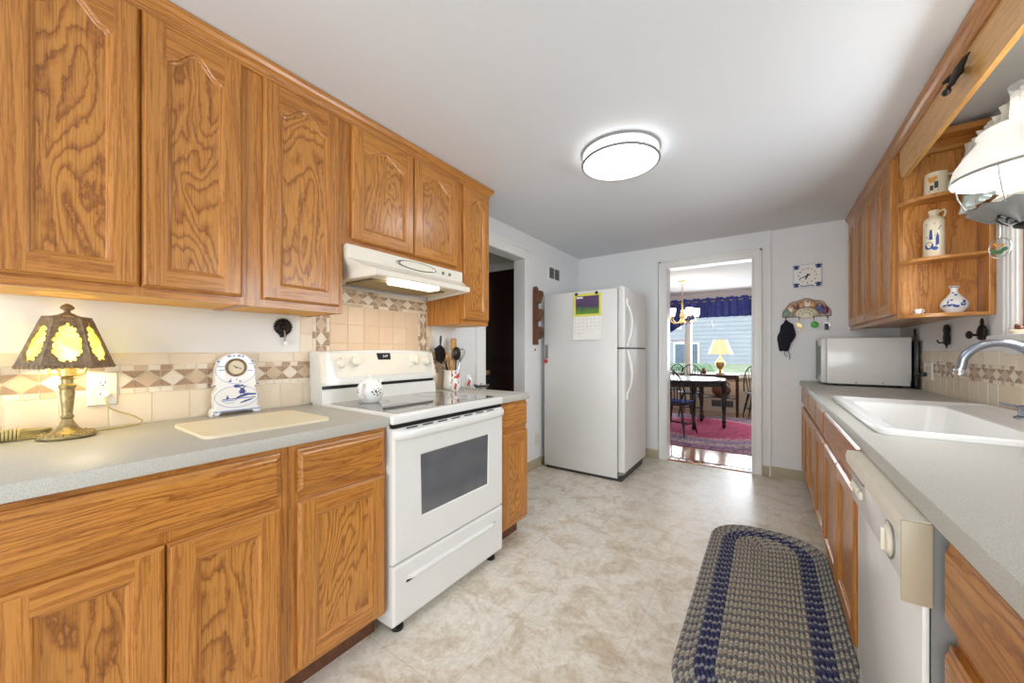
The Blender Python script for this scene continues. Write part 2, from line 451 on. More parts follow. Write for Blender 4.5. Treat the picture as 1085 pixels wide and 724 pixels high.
ORIG = {}
def mk(name, b, mats, parent=None, origin=None, smooth=True, ang=35):
    """link builder b (world coordinates) as one mesh object"""
    if not isinstance(mats, (list, tuple)): mats = [mats]
    o_ = Vector(ORIG[parent] if parent is not None else (origin or (0, 0, 0)))
    bmesh.ops.translate(b.bm, vec=-o_, verts=b.bm.verts)
    bmesh.ops.recalc_face_normals(b.bm, faces=b.bm.faces)
    me = bpy.data.meshes.new(name); b.bm.to_mesh(me); b.bm.free()
    for m in mats: me.materials.append(M[m] if isinstance(m, str) else m)
    if smooth and len(me.polygons):
        me.polygons.foreach_set('use_smooth', [True] * len(me.polygons))
        me.set_sharp_from_angle(angle=math.radians(ang))
    o = bpy.data.objects.new(name, me); COL.objects.link(o)
    if parent is not None: o.parent = parent
    else: o.location = o_
    ORIG[o] = tuple(o_); return o
def tag(o, label, cat, group=None, kind=None):
    o['label'] = label; o['category'] = cat
    if group: o['group'] = group
    if kind: o['kind'] = kind
    return o
def thing(name, label, cat, loc, group=None):
    o = bpy.data.objects.new(name, None); o.location = loc; o.empty_display_size = 0.05; COL.objects.link(o)
    ORIG[o] = tuple(loc); return tag(o, label, cat, group)
def struct(name, b, mats, **k):
    o = mk(name, b, mats, **k); o['kind'] = 'structure'; return o
def copy_tree(o, loc, rz, label):
    r = o.copy(); COL.objects.link(r); r.location = loc; r.rotation_euler = (0, 0, rz); r['label'] = label
    for ch in list(o.children):
        c = ch.copy(); COL.objects.link(c); c.parent = r
        for g in list(ch.children):
            d = g.copy(); COL.objects.link(d); d.parent = c
    return r
def text(name, body, size, loc, rot, m, parent, ext=0.0004, join=None):
    c = bpy.data.curves.new(name, 'FONT'); c.body = body; c.size = size; c.extrude = ext
    c.align_x = 'CENTER'; c.align_y = 'CENTER'; c.materials.append(M[m])
    o = bpy.data.objects.new(name, c); COL.objects.link(o)
    dg = bpy.context.evaluated_depsgraph_get(); me = bpy.data.meshes.new_from_object(o.evaluated_get(dg))
    bpy.data.objects.remove(o); bpy.data.curves.remove(c)
    q = mathutils.Euler(rot).to_matrix().to_4x4(); q.translation = Vector(loc) - Vector(ORIG[parent]); me.transform(q)
    if join is not None:
        join.append(me); return None
    o = bpy.data.objects.new(name, me); COL.objects.link(o)
    if not me.materials: me.materials.append(M[m])
    o.parent = parent; ORIG[o] = ORIG[parent]; return o
def arc(cx, cy, r, a0, a1, n): return [(cx + r * math.cos(a0 + (a1 - a0) * i / n), cy + r * math.sin(a0 + (a1 - a0) * i / n)) for i in range(n + 1)]
def rrect(x0, x1, y0, y1, r, n=5):
    p = []
    for cx, cy, a in ((x1 - r, y1 - r, 0), (x0 + r, y1 - r, PI / 2), (x0 + r, y0 + r, PI), (x1 - r, y0 + r, 1.5 * PI)):
        p += arc(cx, cy, r, a, a + PI / 2, n)
    return p
def offset_poly(P, d):
    """inset a counter-clockwise polygon by d"""
    n = len(P); out = []
    for i in range(n):
        a, b, c = Vector(P[i - 1]), Vector(P[i]), Vector(P[(i + 1) % n])
        e1 = (b - a).normalized(); e2 = (c - b).normalized()
        n1 = Vector((-e1.y, e1.x)); n2 = Vector((-e2.y, e2.x)); k = n1 + n2
        den = max(0.3, 1 + n1.dot(n2)); out.append(tuple(b + k * (d / den)))
    return out

XL, XR, YB, YF, ZC = -1.92, 0.885, 4.245, -2.2, 2.319

# ================================================================ THE ROOM
b = B(); b.box(XL - 1.6, XR + 0.3, YF - 0.2, YB + 0.06, -0.1, 0.0); struct('floor', b, 'vinyl')
b = B(); b.box(XL - 1.6, XR + 0.3, YF - 0.2, YB + 0.06, ZC, ZC + 0.1); struct('ceiling', b, 'ceiling')
DY0, DY1, DZ = 2.363, 2.982, 2.068          # hall opening
b = B()
b.box(XL - 0.126, XL, YF - 0.2, DY0, 0, ZC); b.box(XL - 0.126, XL, DY1, YB + 0.12, 0, ZC); b.box(XL - 0.126, XL, DY0, DY1, DZ, ZC)
struct('wall_left', b, 'wall')
OX0, OX1, OZ = -0.894, -0.119, 2.078         # dining doorway
b = B()
b.box(XL, OX0, YB, YB + 0.12, 0, ZC); b.box(OX1, XR + 0.15, YB, YB + 0.12, 0, ZC); b.box(OX0, OX1, YB, YB + 0.12, OZ, ZC)
struct('wall_back', b, 'wall')
b = B(); b.box(XL, 0.022, YB - 0.012, YB, OZ + 0.08, ZC); b.box(XL, OX0 - 0.09, YB - 0.012, YB, 0, OZ + 0.08); b.box(OX1 + 0.082, 0.022, YB - 0.012, YB, 0, OZ + 0.08)
struct('trim_1', b, 'wall')                  # the wall left of the corner board stands a little proud
WY0, WY1, WZ0, WZ1 = 1.32, 2.50, 1.255, 2.08  # window over the sink
b = B()
b.box(XR, XR + 0.14, YF - 0.2, WY0, 0, ZC); b.box(XR, XR + 0.14, WY1, YB + 0.12, 0, ZC)
b.box(XR, XR + 0.14, WY0, WY1, 0, WZ0); b.box(XR, XR + 0.14, WY0, WY1, WZ1, ZC)
struct('wall_right', b, 'wall')
PX0, PX1, PZ1 = -1.55, 0.65, 2.1             # unseen window added behind the camera to let fill light in
b = B()
b.box(XL, PX0, YF - 0.14, YF, 0, ZC); b.box(PX1, XR, YF - 0.14, YF, 0, ZC); b.box(PX0, PX1, YF - 0.14, YF, PZ1, ZC); b.box(PX0, PX1, YF - 0.14, YF, 0, 0.3)
struct('wall_front', b, 'wall')
# hall beyond the left opening
b = B(); b.box(XL - 1.5, XL - 1.4, 1.6, 3.3, 0, ZC); b.box(XL - 1.5, XL - 0.126, 1.5, 1.6, 0, ZC)
b.box(XL - 1.5, -2.60, 3.12, 3.22, 0, ZC); b.box(-2.60, XL - 0.126, 3.12, 3.22, 2.03, ZC)
struct('wall_hall', b, 'wall')
b = B(); b.box(XL - 1.5, XL - 0.126, 1.5, 3.3, 2.26, ZC); struct('ceiling_hall', b, 'hallceil')
b = B(); b.box(-2.60, XL - 0.128, 3.10, 3.12, 2.03, 2.11, 0.004); struct('trim_2', b, 'trimwhite')
# narrow dark door in the hall
d = thing('door_1', 'dark red-brown door in the hall beyond the left opening', 'door', (-2.33, 3.12, 0)); d['kind'] = 'structure'
b = B(); b.box(-2.60, XL - 0.128, 3.122, 3.158, 0.005, 2.03, 0.003)
for z0, z1 in ((0.25, 0.95), (1.1, 1.85)): b.box(-2.5, -2.15, 3.117, 3.124, z0, z1, 0.003)
mk('door_leaf', b, 'mahogany', d)
b = B(); b.lathe((-2.475, 3.122, 0.95), [(0.026, 0), (0.026, -0.008), (0.01, -0.012), (0.01, -0.035), (0.026, -0.045), (0.028, -0.058), (0.015, -0.068)], 16, 'Y'); mk('door_knob', b, 'brass', d)

def casing(name, axis, face, out, a0, a1, ztop, w, sides=(1, 1)):
    """flat stepped casing around an opening on a wall plane; axis is the axis along the wall"""
    b = B()
    def bx(p0, p1, z0, z1, n0, n1):
        lo, hi = sorted((face + out * n0, face + out * n1))
        if axis == 'Y': b.box(lo, hi, p0, p1, z0, z1, 0.003)
        else: b.box(p0, p1, lo, hi, z0, z1, 0.003)
    for (on, q, sg) in ((sides[0], a0, -1), (sides[1], a1, 1)):
        if not on: continue
        p = sorted((q, q + sg * w)); bx(p[0], p[1], 0, ztop + w, 0, 0.014)
        p = sorted((q + sg * w * 0.72, q + sg * w)); bx(p[0], p[1], 0, ztop + w, 0.014, 0.022)
        p = sorted((q, q + sg * w * 0.18)); bx(p[0], p[1], 0, ztop + w * 0.18, 0.014, 0.018)
    bx(a0, a1, ztop, ztop + w, 0, 0.014); bx(a0 - w, a1 + w, ztop + w * 0.72, ztop + w, 0.014, 0.022)
    return struct(name, b, 'trimwhite')
casing('trim_3', 'X', YB - 0.012, -1, OX0, OX1, OZ, 0.080)
casing('trim_4', 'Y', XL, 1, DY0, DY1, DZ, 0.115, (1, 0))
b = B(); b.box(0.016, 0.030, YB - 0.018, YB, 0, ZC, 0.002); struct('trim_5', b, 'trimwhite')
b = B()
b.box(OX0, OX0 + 0.004, YB - 0.012, YB + 0.13, 0, OZ); b.box(OX1 - 0.004, OX1, YB - 0.012, YB + 0.13, 0, OZ); b.box(OX0, OX1, YB - 0.012, YB + 0.13, OZ - 0.004, OZ)
struct('trim_6', b, 'trimwhite')
b = B(); b.box(OX0, OX1, YB - 0.01, YB + 0.13, 0.0, 0.006, 0.002); struct('trim_7', b, 'hardwood')
def baseb(name, x0, x1, y0, y1):
    b = B(); b.box(x0, x1, y0, y1, 0, 0.095, 0.002); struct(name, b, 'basevinyl')
baseb('baseboard_left', XL, XL + 0.006, DY1, YB - 0.012)
baseb('baseboard_back', XL, OX0 - 0.082, YB - 0.018, YB - 0.012)
baseb('baseboard_doorway', OX1 + 0.082, 0.016, YB - 0.018, YB - 0.012)
baseb('baseboard_right', 0.03, 0.30, YB - 0.006, YB)

# window over the sink: fluted white casing, stained wooden jamb and sash
b = B()
for (y0, y1) in ((WY1, WY1 + 0.115), (WY0 - 0.115, WY0)):
    b.box(XR - 0.016, XR, y0, y1, WZ0 - 0.02, WZ1 + 0.1, 0.002)
    for k in range(3): b.box(XR - 0.024, XR - 0.014, y0 + 0.018 + k * 0.032, y0 + 0.034 + k * 0.032, WZ0, WZ1 + 0.06, 0.004)
b.box(XR - 0.018, XR, WY0, WY1, WZ1, WZ1 + 0.1, 0.002)
struct('trim_8', b, 'trimwhite')
b = B(); b.box(XR - 0.06, XR + 0.02, WY0 - 0.13, WY1 + 0.13, WZ0 - 0.03, WZ0, 0.006); b.box(XR - 0.02, XR, WY0 - 0.1, WY1 + 0.1, WZ0 - 0.085, WZ0 - 0.03, 0.004); struct('trim_9', b, 'trimwhite')
w = thing('window_1', 'wooden sash window over the sink', 'window', (XR + 0.07, 1.91, WZ0)); w['kind'] = 'structure'
b = B()
b.box(XR, XR + 0.14, WY1 - 0.018, WY1, WZ0, WZ1); b.box(XR, XR + 0.14, WY0, WY0 + 0.018, WZ0, WZ1); b.box(XR, XR + 0.14, WY0, WY1, WZ1 - 0.018, WZ1); b.box(XR, XR + 0.14, WY0, WY1, WZ0, WZ0 + 0.015)
mk('window_jamb', b, 'oak_v', w)
b = B()
for y in (WY0 + 0.018, WY1 - 0.066, (WY0 + WY1) / 2 - 0.03): b.box(XR + 0.075, XR + 0.11, y, y + 0.048, WZ0 + 0.015, WZ1 - 0.018, 0.003)
for z in (WZ0 + 0.015, WZ1 - 0.066, 1.66): b.box(XR + 0.075, XR + 0.11, WY0 + 0.018, WY1 - 0.018, z, z + 0.048, 0.003)
mk('window_sash', b, 'oak_v', w)
b = B(); b.box(XR + 0.09, XR + 0.094, WY0 + 0.06, WY1 - 0.06, WZ0 + 0.06, WZ1 - 0.06); mk('window_pane', b, 'pane', w)
w = thing('added_fill_window', 'added unseen window behind the viewer for fill daylight', 'window', (-0.45, YF - 0.07, 0.3)); w['kind'] = 'structure'
b = B()
for x in (PX0, (PX0 + PX1) / 2 - 0.03, PX1 - 0.06): b.box(x, x + 0.06, YF - 0.1, YF - 0.05, 0.3, PZ1, 0.003)
for z in (0.3, PZ1 - 0.06): b.box(PX0, PX1, YF - 0.1, YF - 0.05, z, z + 0.06, 0.003)
mk('window_frame', b, 'trimwhite', w)
b = B(); b.box(PX0 + 0.05, PX1 - 0.05, YF - 0.078, YF - 0.074, 0.35, PZ1 - 0.05); mk('window_pane', b, 'pane', w)

# ---------------------------------------------------------------- tiled backsplashes
def tile_rect(b, P, a0, a1, c0, c1, mi, g=0.0022, n=0.0035):
    b.m = mi
    q = [(a0 + g, c0 + g), (a1 - g, c0 + g), (a1 - g, c1 - g), (a0 + g, c1 - g)]
    q2 = offset_poly(q, 0.0012)
    F = [b.bm.verts.new(P(x, y, 0.0008)) for x, y in q]; G = [b.bm.verts.new(P(x, y, n)) for x, y in q2]
    b.cap(G)
    for i in range(4): b.cap((F[i], F[(i + 1) % 4], G[(i + 1) % 4], G[i]))
def tri(b, P, pts, mi, n=0.0032):
    b.m = mi; b.cap([b.bm.verts.new(P(x, y, n)) for x, y in offset_poly(pts, 0.0011)])
def mosaic(b, P, a0, a1, c0, c1, swap=False, step=0.0745):
    """diamond mosaic band, runs along a; swap runs it along c"""
    Q = (lambda x, y, n: P(y, x, n)) if swap else P
    if swap: a0, a1, c0, c1 = c0, c1, a0, a1
    h = c1 - c0; m0 = c0 + h * 0.2; m1 = c1 - h * 0.2; n = max(1, round((a1 - a0) / step)); st = (a1 - a0) / n
    for i in range(n):
        x0 = a0 + i * st; x1 = x0 + st; xm = (x0 + x1) / 2; zm = (m0 + m1) / 2
        tri(b, Q, [(x0, zm), (xm, m0), (x1, zm), (xm, m1)], 6 if i % 2 == 0 else 7)
        for t in ([(x0, m0), (xm, m0), (x0, zm)], [(xm, m0), (x1, m0), (x1, zm)], [(x1, zm), (x1, m1), (xm, m1)], [(x0, zm), (xm, m1), (x0, m1)]): tri(b, Q, t, 8)
        for (y0, y1) in ((c0, m0), (m1, c1)):
            for k in range(2):
                tile_rect(b, Q, x0 + k * st / 2, x0 + (k + 1) * st / 2, y0, y1, random.choice((6, 7, 8, 0, 6)), 0.001, 0.0032)
TM = ['tile0', 'tile1', 'tile2', 'tan0', 'tan1', 'tan2', 'diaL', 'diaM', 'diaD', 'grout', 'tangrout']
def rows(b, P, a0, a1, c0, c1, w, h, base=0, off=0.0):
    nc = max(1, round((c1 - c0) / h)); hh = (c1 - c0) / nc
    for j in range(nc):
        a = a0 - off
        while a < a1 - 1e-4:
            s0, s1 = max(a, a0), min(a + w, a1)
            if s1 - s0 > 0.006: tile_rect(b, P, s0, s1, c0 + j * hh, c0 + (j + 1) * hh, base + random.randrange(3))
            a += w
CT = 0.914
P = lambda a, c, n: (XL + n, a, c)
b = B(); b.m = 9
b.box(XL, XL + 0.0012, -0.04, 2.03, CT - 0.05, 1.178); b.m = 10; b.box(XL, XL + 0.0014, 1.057, 1.662, 1.0, 1.433); b.m = 9; b.box(XL, XL + 0.0012, 0.905, 1.785, 1.178, 1.53); b.m = 0
rows(b, P, -0.04, 0.966, CT, 1.028, 0.111, 0.114, 0, 0.036)
mosaic(b, P, -0.04, 0.966, 1.028, 1.1325)
rows(b, P, -0.04, 0.966, 1.1325, 1.178, 0.152, 0.0455)
rows(b, P, 0.905, 0.966, 1.178, 1.36, 0.061, 0.11)
mosaic(b, P, 0.966, 1.057, CT, 1.433, True)
mosaic(b, P, 1.662, 1.751, CT, 1.433, True)
mosaic(b, P, 0.966, 1.751, 1.433, 1.53)
rows(b, P, 1.057, 1.662, CT, 1.433, 0.1008, 0.1038, 3)
rows(b, P, 1.751, 1.785, 1.178, 1.36, 0.034, 0.11)
rows(b, P, 1.751, 2.03, CT, 1.028, 0.111, 0.114); mosaic(b, P, 1.751, 2.03, 1.028, 1.1325); rows(b, P, 1.751, 2.03, 1.1325, 1.178, 0.14, 0.0455)
struct('trim_10', b, TM, smooth=False)
P = lambda a, c, n: (XR - n, a, c)
b = B(); b.m = 9; b.box(XR - 0.0012, XR, 0.3, 3.78, CT - 0.05, 1.185); b.m = 0
rows(b, P, 0.3, 3.78, CT, 1.028, 0.0995, 0.114); mosaic(b, P, 0.3, 3.78, 1.028, 1.118); rows(b, P, 0.3, 3.78, 1.118, 1.185, 0.14, 0.067)
struct('trim_11', b, TM, smooth=False)

# ================================================================ OAK CABINETS
T = 0.022
def door(parent, name, sg, xf, y0, y1, z0, z1, rise=0.0, sw=0.056):
    """framed oak door with moulded recess; rise > 0 makes the cathedral top"""
    P = lambda a, c, n: (xf + sg * n, a, c)
    ya, yb, za, zb = y0, y1, z0, z1
    b = B()
    e = 0.008
    O = [(ya, za), (yb, za), (yb, zb), (ya, zb)]; I = offset_poly(O, e)
    ml = [1, 0, 1, 0]
    for i in range(4):
        j = (i + 1) % 4; b.m = ml[i]
        b.face([P(*O[i], 0), P(*O[j], 0), P(*O[j], T - 0.009), P(*O[i], T - 0.009)])
        b.face([P(*O[i], T - 0.009), P(*O[j], T - 0.009), P(*I[j], T), P(*I[i], T)])
    ia, ib, ja, jb = I[0][0], I[1][0], I[0][1], I[2][1]
    l, r, lo = ya + sw, yb - sw, za + sw
    hi = zb - sw - (rise if rise else 0)
    def top(a):
        if not rise: return hi
        t = abs(a - (l + r) / 2) / ((r - l) / 2)
        if t > 0.86: return hi
        u = t / 0.86
        return hi + 0.006 + (rise - 0.006) * (0.5 + 0.5 * math.cos(PI * u ** 1.15))
    b.m = 0
    b.face([P(ia, ja, T), P(l, ja, T), P(l, jb, T), P(ia, jb, T)]); b.face([P(r, ja, T), P(ib, ja, T), P(ib, jb, T), P(r, jb, T)])
    b.m = 1
    b.face([P(l, ja, T), P(r, ja, T), P(r, lo, T), P(l, lo, T)])
    n = 28 if rise else 1
    xs = [l + (r - l) * i / n for i in range(n + 1)]
    for i in range(n): b.face([P(xs[i], top(xs[i]), T), P(xs[i + 1], top(xs[i + 1]), T), P(xs[i + 1], jb, T), P(xs[i], jb, T)])
    C = [(l, lo), (r, lo)] + [(a, top(a)) for a in reversed(xs)]
    steps = [(0.0, T), (0.004, T - 0.0012), (0.007, T - 0.006), (0.013, T - 0.0085), (0.015, T - 0.0105)]
    prev = C; pn = T
    for d_, nn in steps[1:]:
        nxt = offset_poly(C, d_)
        for i in range(len(C)):
            j = (i + 1) % len(C); dx = abs(C[j][0] - C[i][0]); dz = abs(C[j][1] - C[i][1]); b.m = 0 if dz > dx * 3 else 1
            b.face([P(*prev[i], pn), P(*prev[j], pn), P(*nxt[j], nn), P(*nxt[i], nn)])
        prev, pn = nxt, nn
    o = mk(name, b, ['oak_v', 'oak_h'], parent, smooth=False)
    b = B(); b.face([P(*p, pn) for p in prev]); mk('door_panel', b, 'oak_panel', o, smooth=False)
    return o
def drawer(parent, sg, xf, y0, y1, z0, z1, name='drawer_front'):
    P = lambda a, c, n: (xf + sg * n, a, c)
    b = B(); O = [(y0, z0), (y1, z0), (y1, z1), (y0, z1)]
    st = [(0, 0), (0, T - 0.010), (0.003, T - 0.009), (0.008, T - 0.006), (0.013, T - 0.001), (0.017, T)]
    for (d0, n0), (d1, n1) in zip(st, st[1:]):
        A, C = offset_poly(O, d0), offset_poly(O, d1)
        for i in range(4):
            j = (i + 1) % 4; b.face([P(*A[i], n0), P(*A[j], n0), P(*C[j], n1), P(*C[i], n1)])
    b.face([P(*p, T) for p in offset_poly(O, 0.017)])
    return mk(name, b, 'oak_drawer', parent, smooth=False)

UF = -1.620                                  # carcass face of the left uppers
UB, UT = 1.357, 2.290
def upper(label, y0, y1, z0, doors, g='oak upper cabinets over the left counter'):
    t = thing('upper_cabinet', label, 'cabinet', (XL, (y0 + y1) / 2, z0), g)
    b = B(); b.m = 0
    b.box(XL + 0.001, UF - 0.001, y0, y0 + 0.014, z0, UT - 0.005); b.box(XL + 0.001, UF - 0.001, y1 - 0.014, y1, z0, UT - 0.005)
    b.box(XL + 0.001, UF - 0.001, y0, y1, UT - 0.03, UT - 0.005)
    b.m = 1; b.box(XL + 0.001, UF - 0.001, y0 + 0.014, y1 - 0.014, z0 + 0.003, z0 + 0.02)
    mk('carcass', b, ['oak_v', 'oak_glow'], t)
    b = B(); b.m = 0
    ed = [y0] + sum([[a, c] for a, c, _, _ in doors], []) + [y1]
    for k in range(0, len(ed), 2):
        a = ed[k] - (0.012 if k else 0); c = ed[k + 1] + (0.012 if k + 2 < len(ed) else 0)
        if c - a > 0.002: b.box(UF - 0.018, UF, a, c, z0, UT - 0.005)
    b.m = 1; b.box(UF - 0.0176, UF - 0.0003, y0 + 0.0005, y1 - 0.0005, z0 + 0.0003, z0 + 0.042); b.box(UF - 0.0176, UF - 0.0003, y0 + 0.0005, y1 - 0.0005, 2.22, UT - 0.0053)
    mk('face_frame', b, ['oak_v', 'oak_h'], t)
    for a, c, zz, rise in doors: door(t, 'door', 1, UF, a, c, zz, 2.252, rise)
    return t
upper('oak upper cabinet with two arched doors above the lamp, farthest left', -0.02, 0.569, UB, [(0.010, 0.279, 1.387, 0.062), (0.284, 0.552, 1.387, 0.062)])
upper('oak upper cabinet with one tall arched door beside the range hood', 0.570, 0.953, UB, [(0.622, 0.930, 1.387, 0.062)])
upper('short oak upper cabinet with two small arched doors over the range hood', 0.954, 1.739, 1.683, [(0.992, 1.358, 1.712, 0.055), (1.364, 1.712, 1.712, 0.055)])
upper('narrow oak upper cabinet right of the range hood by the hall opening', 1.740, 2.035, UB, [(1.766, 2.027, 1.390, 0.05)])

def crown(path, sgn, name, label, closed_end=False):
    """stepped crown moulding swept along a list of (x, y) corner points; profile goes outward to the left of the path"""
    prof = [(0.0, -0.062), (0.006, -0.060), (0.008, -0.046), (0.014, -0.036), (0.024, -0.026), (0.030, -0.014), (0.032, 0.0), (0.0, 0.0)]
    n = len(path); nrm = []
    for i in range(n):
        d0 = (Vector(path[i]) - Vector(path[i - 1])).normalized() if i else None
        d1 = (Vector(path[i + 1]) - Vector(path[i])).normalized() if i < n - 1 else None
        d0 = d0 or d1; d1 = d1 or d0
        n0 = Vector((-d0.y, d0.x)) * sgn; n1 = Vector((-d1.y, d1.x)) * sgn
        nrm.append((n0 + n1) / (1 + n0.dot(n1)))
    b = B(); rws = [[(path[i][0] + nrm[i].x * o, path[i][1] + nrm[i].y * o, ZC - 0.004 + h) for o, h in prof] for i in range(n)]
    V = b.grid(rws, closed_u=True); b.cap(V[0]); b.cap(V[-1])
    return tag(mk(name, b, 'oak_h', smooth=False), label, 'moulding')
crown([(UF + 0.001, -0.02), (UF + 0.001, 2.036), (XL + 0.002, 2.036)], -1, 'crown_moulding', 'oak crown moulding along the top of the left upper cabinets')

BF = -1.293                                  # carcass face, left base units
def base(label, sg, xw, xf, y0, y1, doors, drawers, mats='oak_v', g='oak base cabinets under the left counter', ctop=0.872):
    t = thing('base_cabinet', label, 'cabinet', (xw, (y0 + y1) / 2, 0), g)
    lo, hi = sorted((xw + sg * 0.004, xf - sg * 0.0185))
    b = B(); b.box(lo, hi, y0, y1, 0.105, ctop); mk('carcass', b, 'oak_v', t)
    lo, hi = sorted((xf - sg * 0.018, xf))
    b = B(); b.m = 0
    zs = sorted(set([0.105, 0.14, 0.69, 0.872]))
    cuts = sorted([y0, y1] + [v for a, c in doors for v in (a + 0.012, c - 0.012)])
    for k in range(0, len(cuts), 2):
        if cuts[k + 1] - cuts[k] > 0.003: b.box(lo, hi, cuts[k], cuts[k + 1], 0.105, 0.872)
    l2, h2 = sorted((xf - sg * 0.0176, xf - sg * 0.0003))
    b.m = 1; y0, y1 = y0 + 0.0005, y1 - 0.0005; b.box(l2, h2, y0, y1, 0.1053, 0.15); b.box(l2, h2, y0, y1, 0.655, 0.73); b.box(l2, h2, y0, y1, 0.84, 0.8717)
    mk('face_frame', b, ['oak_v', 'oak_h'], t)
    lo, hi = sorted((xw + sg * 0.004, xf - sg * 0.07))
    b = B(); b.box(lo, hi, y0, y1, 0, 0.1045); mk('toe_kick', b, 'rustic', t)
    for a, c in doors: door(t, 'door', sg, xf, a, c, 0.125, 0.682)
    for a, c in drawers: drawer(t, sg, xf, a, c, 0.715, 0.856)
    return t
base('oak base cabinet with two doors and one wide drawer panel under the lamp', 1, XL, BF, -0.03, 0.571, [(-0.0, 0.269), (0.273, 0.546)], [(-0.0, 0.545)])
base('oak base cabinet with one drawer over one door, left of the range', 1, XL, BF, 0.572, 0.945, [(0.597, 0.932)], [(0.597, 0.932)])
base('narrow oak base cabinet with one drawer over one door, right of the range', 1, XL, BF, 1.719, 2.02, [(1.745, 2.012)], [(1.745, 2.012)])

def counter(label, x0, x1, y0, y1, edge_hi, holes=None, name='countertop'):
    """laminate slab with rounded front edge"""
    b = B()
    if not holes:
        b.box(x0, x1, y0, y1, CT - 0.039, CT, 0.004)
    else:
        hx0, hx1, hy0, hy1 = holes
        o_ = [(x0, y0), (x1, y0), (x1, y1), (x0, y1)]; h_ = [(hx0, hy0), (hx1, hy0), (hx1, hy1), (hx0, hy1)]
        e_ = 0.005
        rg = [[(x, y, CT - 0.039) for x, y in h_], [(x, y, CT - 0.039) for x, y in o_], [(x, y, CT - e_) for x, y in o_],
              [(x + (0.0015 if x == x0 else 0), y, CT - 0.0015) for x, y in o_], [(x + (e_ if x == x0 else 0), y, CT) for x, y in o_], [(x, y, CT) for x, y in h_]]
        b.grid(rg, closed_u=True, closed_v=True)
    return tag(mk(name, b, 'laminate', origin=((x0 + x1) / 2, (y0 + y1) / 2, CT)), label, 'countertop')
counter('grey laminate countertop holding the lamp and the delft clock', XL + 0.006, -1.267, -0.03, 0.947, True)
counter('short grey laminate countertop right of the range under the utensil crock', XL + 0.006, -1.267, 1.717, 2.024, True)

# right run
RF = 0.275
gR = 'oak base cabinets under the sink counter'
base('oak base cabinet with paired doors in the far corner under the microwave', -1, XR, RF, 3.555, YB - 0.008, [(3.565, 3.94), (3.95, 4.20)], [(3.565, 4.20)], g=gR)
base('oak base cabinet with one drawer over one door, next to the far corner one', -1, XR, RF, 3.058, 3.554, [(3.068, 3.546)], [(3.068, 3.546)], g=gR)
base('narrow oak base cabinet with one drawer over one door, beside the sink base', -1, XR, RF, 2.632, 3.057, [(2.642, 3.048)], [(2.642, 3.048)], g=gR)
base('oak sink base cabinet with two doors and a wide false front by the dishwasher', -1, XR, RF, 1.60, 2.631, [(1.775, 2.192), (2.202, 2.622)], [(1.70, 2.622)], g=gR, ctop=0.70)
t = thing('base_cabinet', 'oak drawer base cabinet at the near end of the sink counter', 'cabinet', (XR, 0.7, 0), gR)
b = B(); b.box(RF + 0.0185, XR - 0.004, 0.42, 0.982, 0.105, 0.872); mk('carcass', b, 'oak_v', t)
b = B(); b.box(RF, RF + 0.018, 0.955, 0.982, 0.105, 0.872); b.box(RF, RF + 0.018, 0.42, 0.445, 0.105, 0.872); b.box(RF + 0.0003, RF + 0.018, 0.445, 0.955, 0.105, 0.872); mk('face_frame', b, 'oak_v', t)
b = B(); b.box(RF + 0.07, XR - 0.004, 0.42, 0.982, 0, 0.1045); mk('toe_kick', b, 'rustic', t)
for z0, z1 in ((0.705, 0.848), (0.50, 0.668), (0.315, 0.478), (0.125, 0.295)): drawer(t, -1, RF, 0.44, 0.968, z0, z1, 'drawer')
SX0, SX1, SY0, SY1 = 0.300, 0.872, 1.66, 2.745
counter('long grey laminate countertop holding the sink and the microwave', 0.243, XR - 0.004, 0.40, YB - 0.003, True, (SX0 + 0.03, SX1 - 0.03, SY0 + 0.03, SY1 - 0.09))

# ---------------------------------------------------------------- upper cabinet and open shelves on the right wall
RU = 0.585
t = thing('upper_cabinet', 'oak upper cabinet with four narrow arched doors above the microwave', 'cabinet', (XR, 3.5, UB))
b = B(); b.m = 0
b.box(RU + 0.001, XR - 0.002, 2.836, 2.852, 1.37, UT); b.box(RU + 0.001, XR - 0.002, YB - 0.03, YB - 0.002, 1.37, UT); b.m = 1
b.box(RU + 0.001, XR - 0.002, 2.852, YB - 0.03, UB + 0.012, UB + 0.03); b.box(RU + 0.001, XR - 0.002, 2.852, YB - 0.03, UT - 0.03, UT)
mk('carcass', b, ['oak_end', 'oak_h'], t)
b = B(); b.box(RU, RU + 0.018, 2.836, 2.892, UB, UT); b.box(RU, RU + 0.018, 4.15, YB - 0.003, UB, UT)
for y in (3.21, 3.53, 3.85): b.box(RU + 0.0002, RU + 0.018, y - 0.02, y + 0.02, UB, UT)
b.m = 1; b.box(RU + 0.0003, RU + 0.0176, 2.8366, YB - 0.0034, UB + 0.0003, UB + 0.05); b.box(RU + 0.0003, RU + 0.0176, 2.8366, YB - 0.0034, 2.215, UT - 0.0003)
mk('face_frame', b, ['oak_v', 'oak_h'], t)
for a, c in ((2.884, 3.207), (3.213, 3.527), (3.533, 3.847), (3.853, 4.165)): door(t, 'door', -1, RU, a, c, 1.386, 2.248, 0.05)

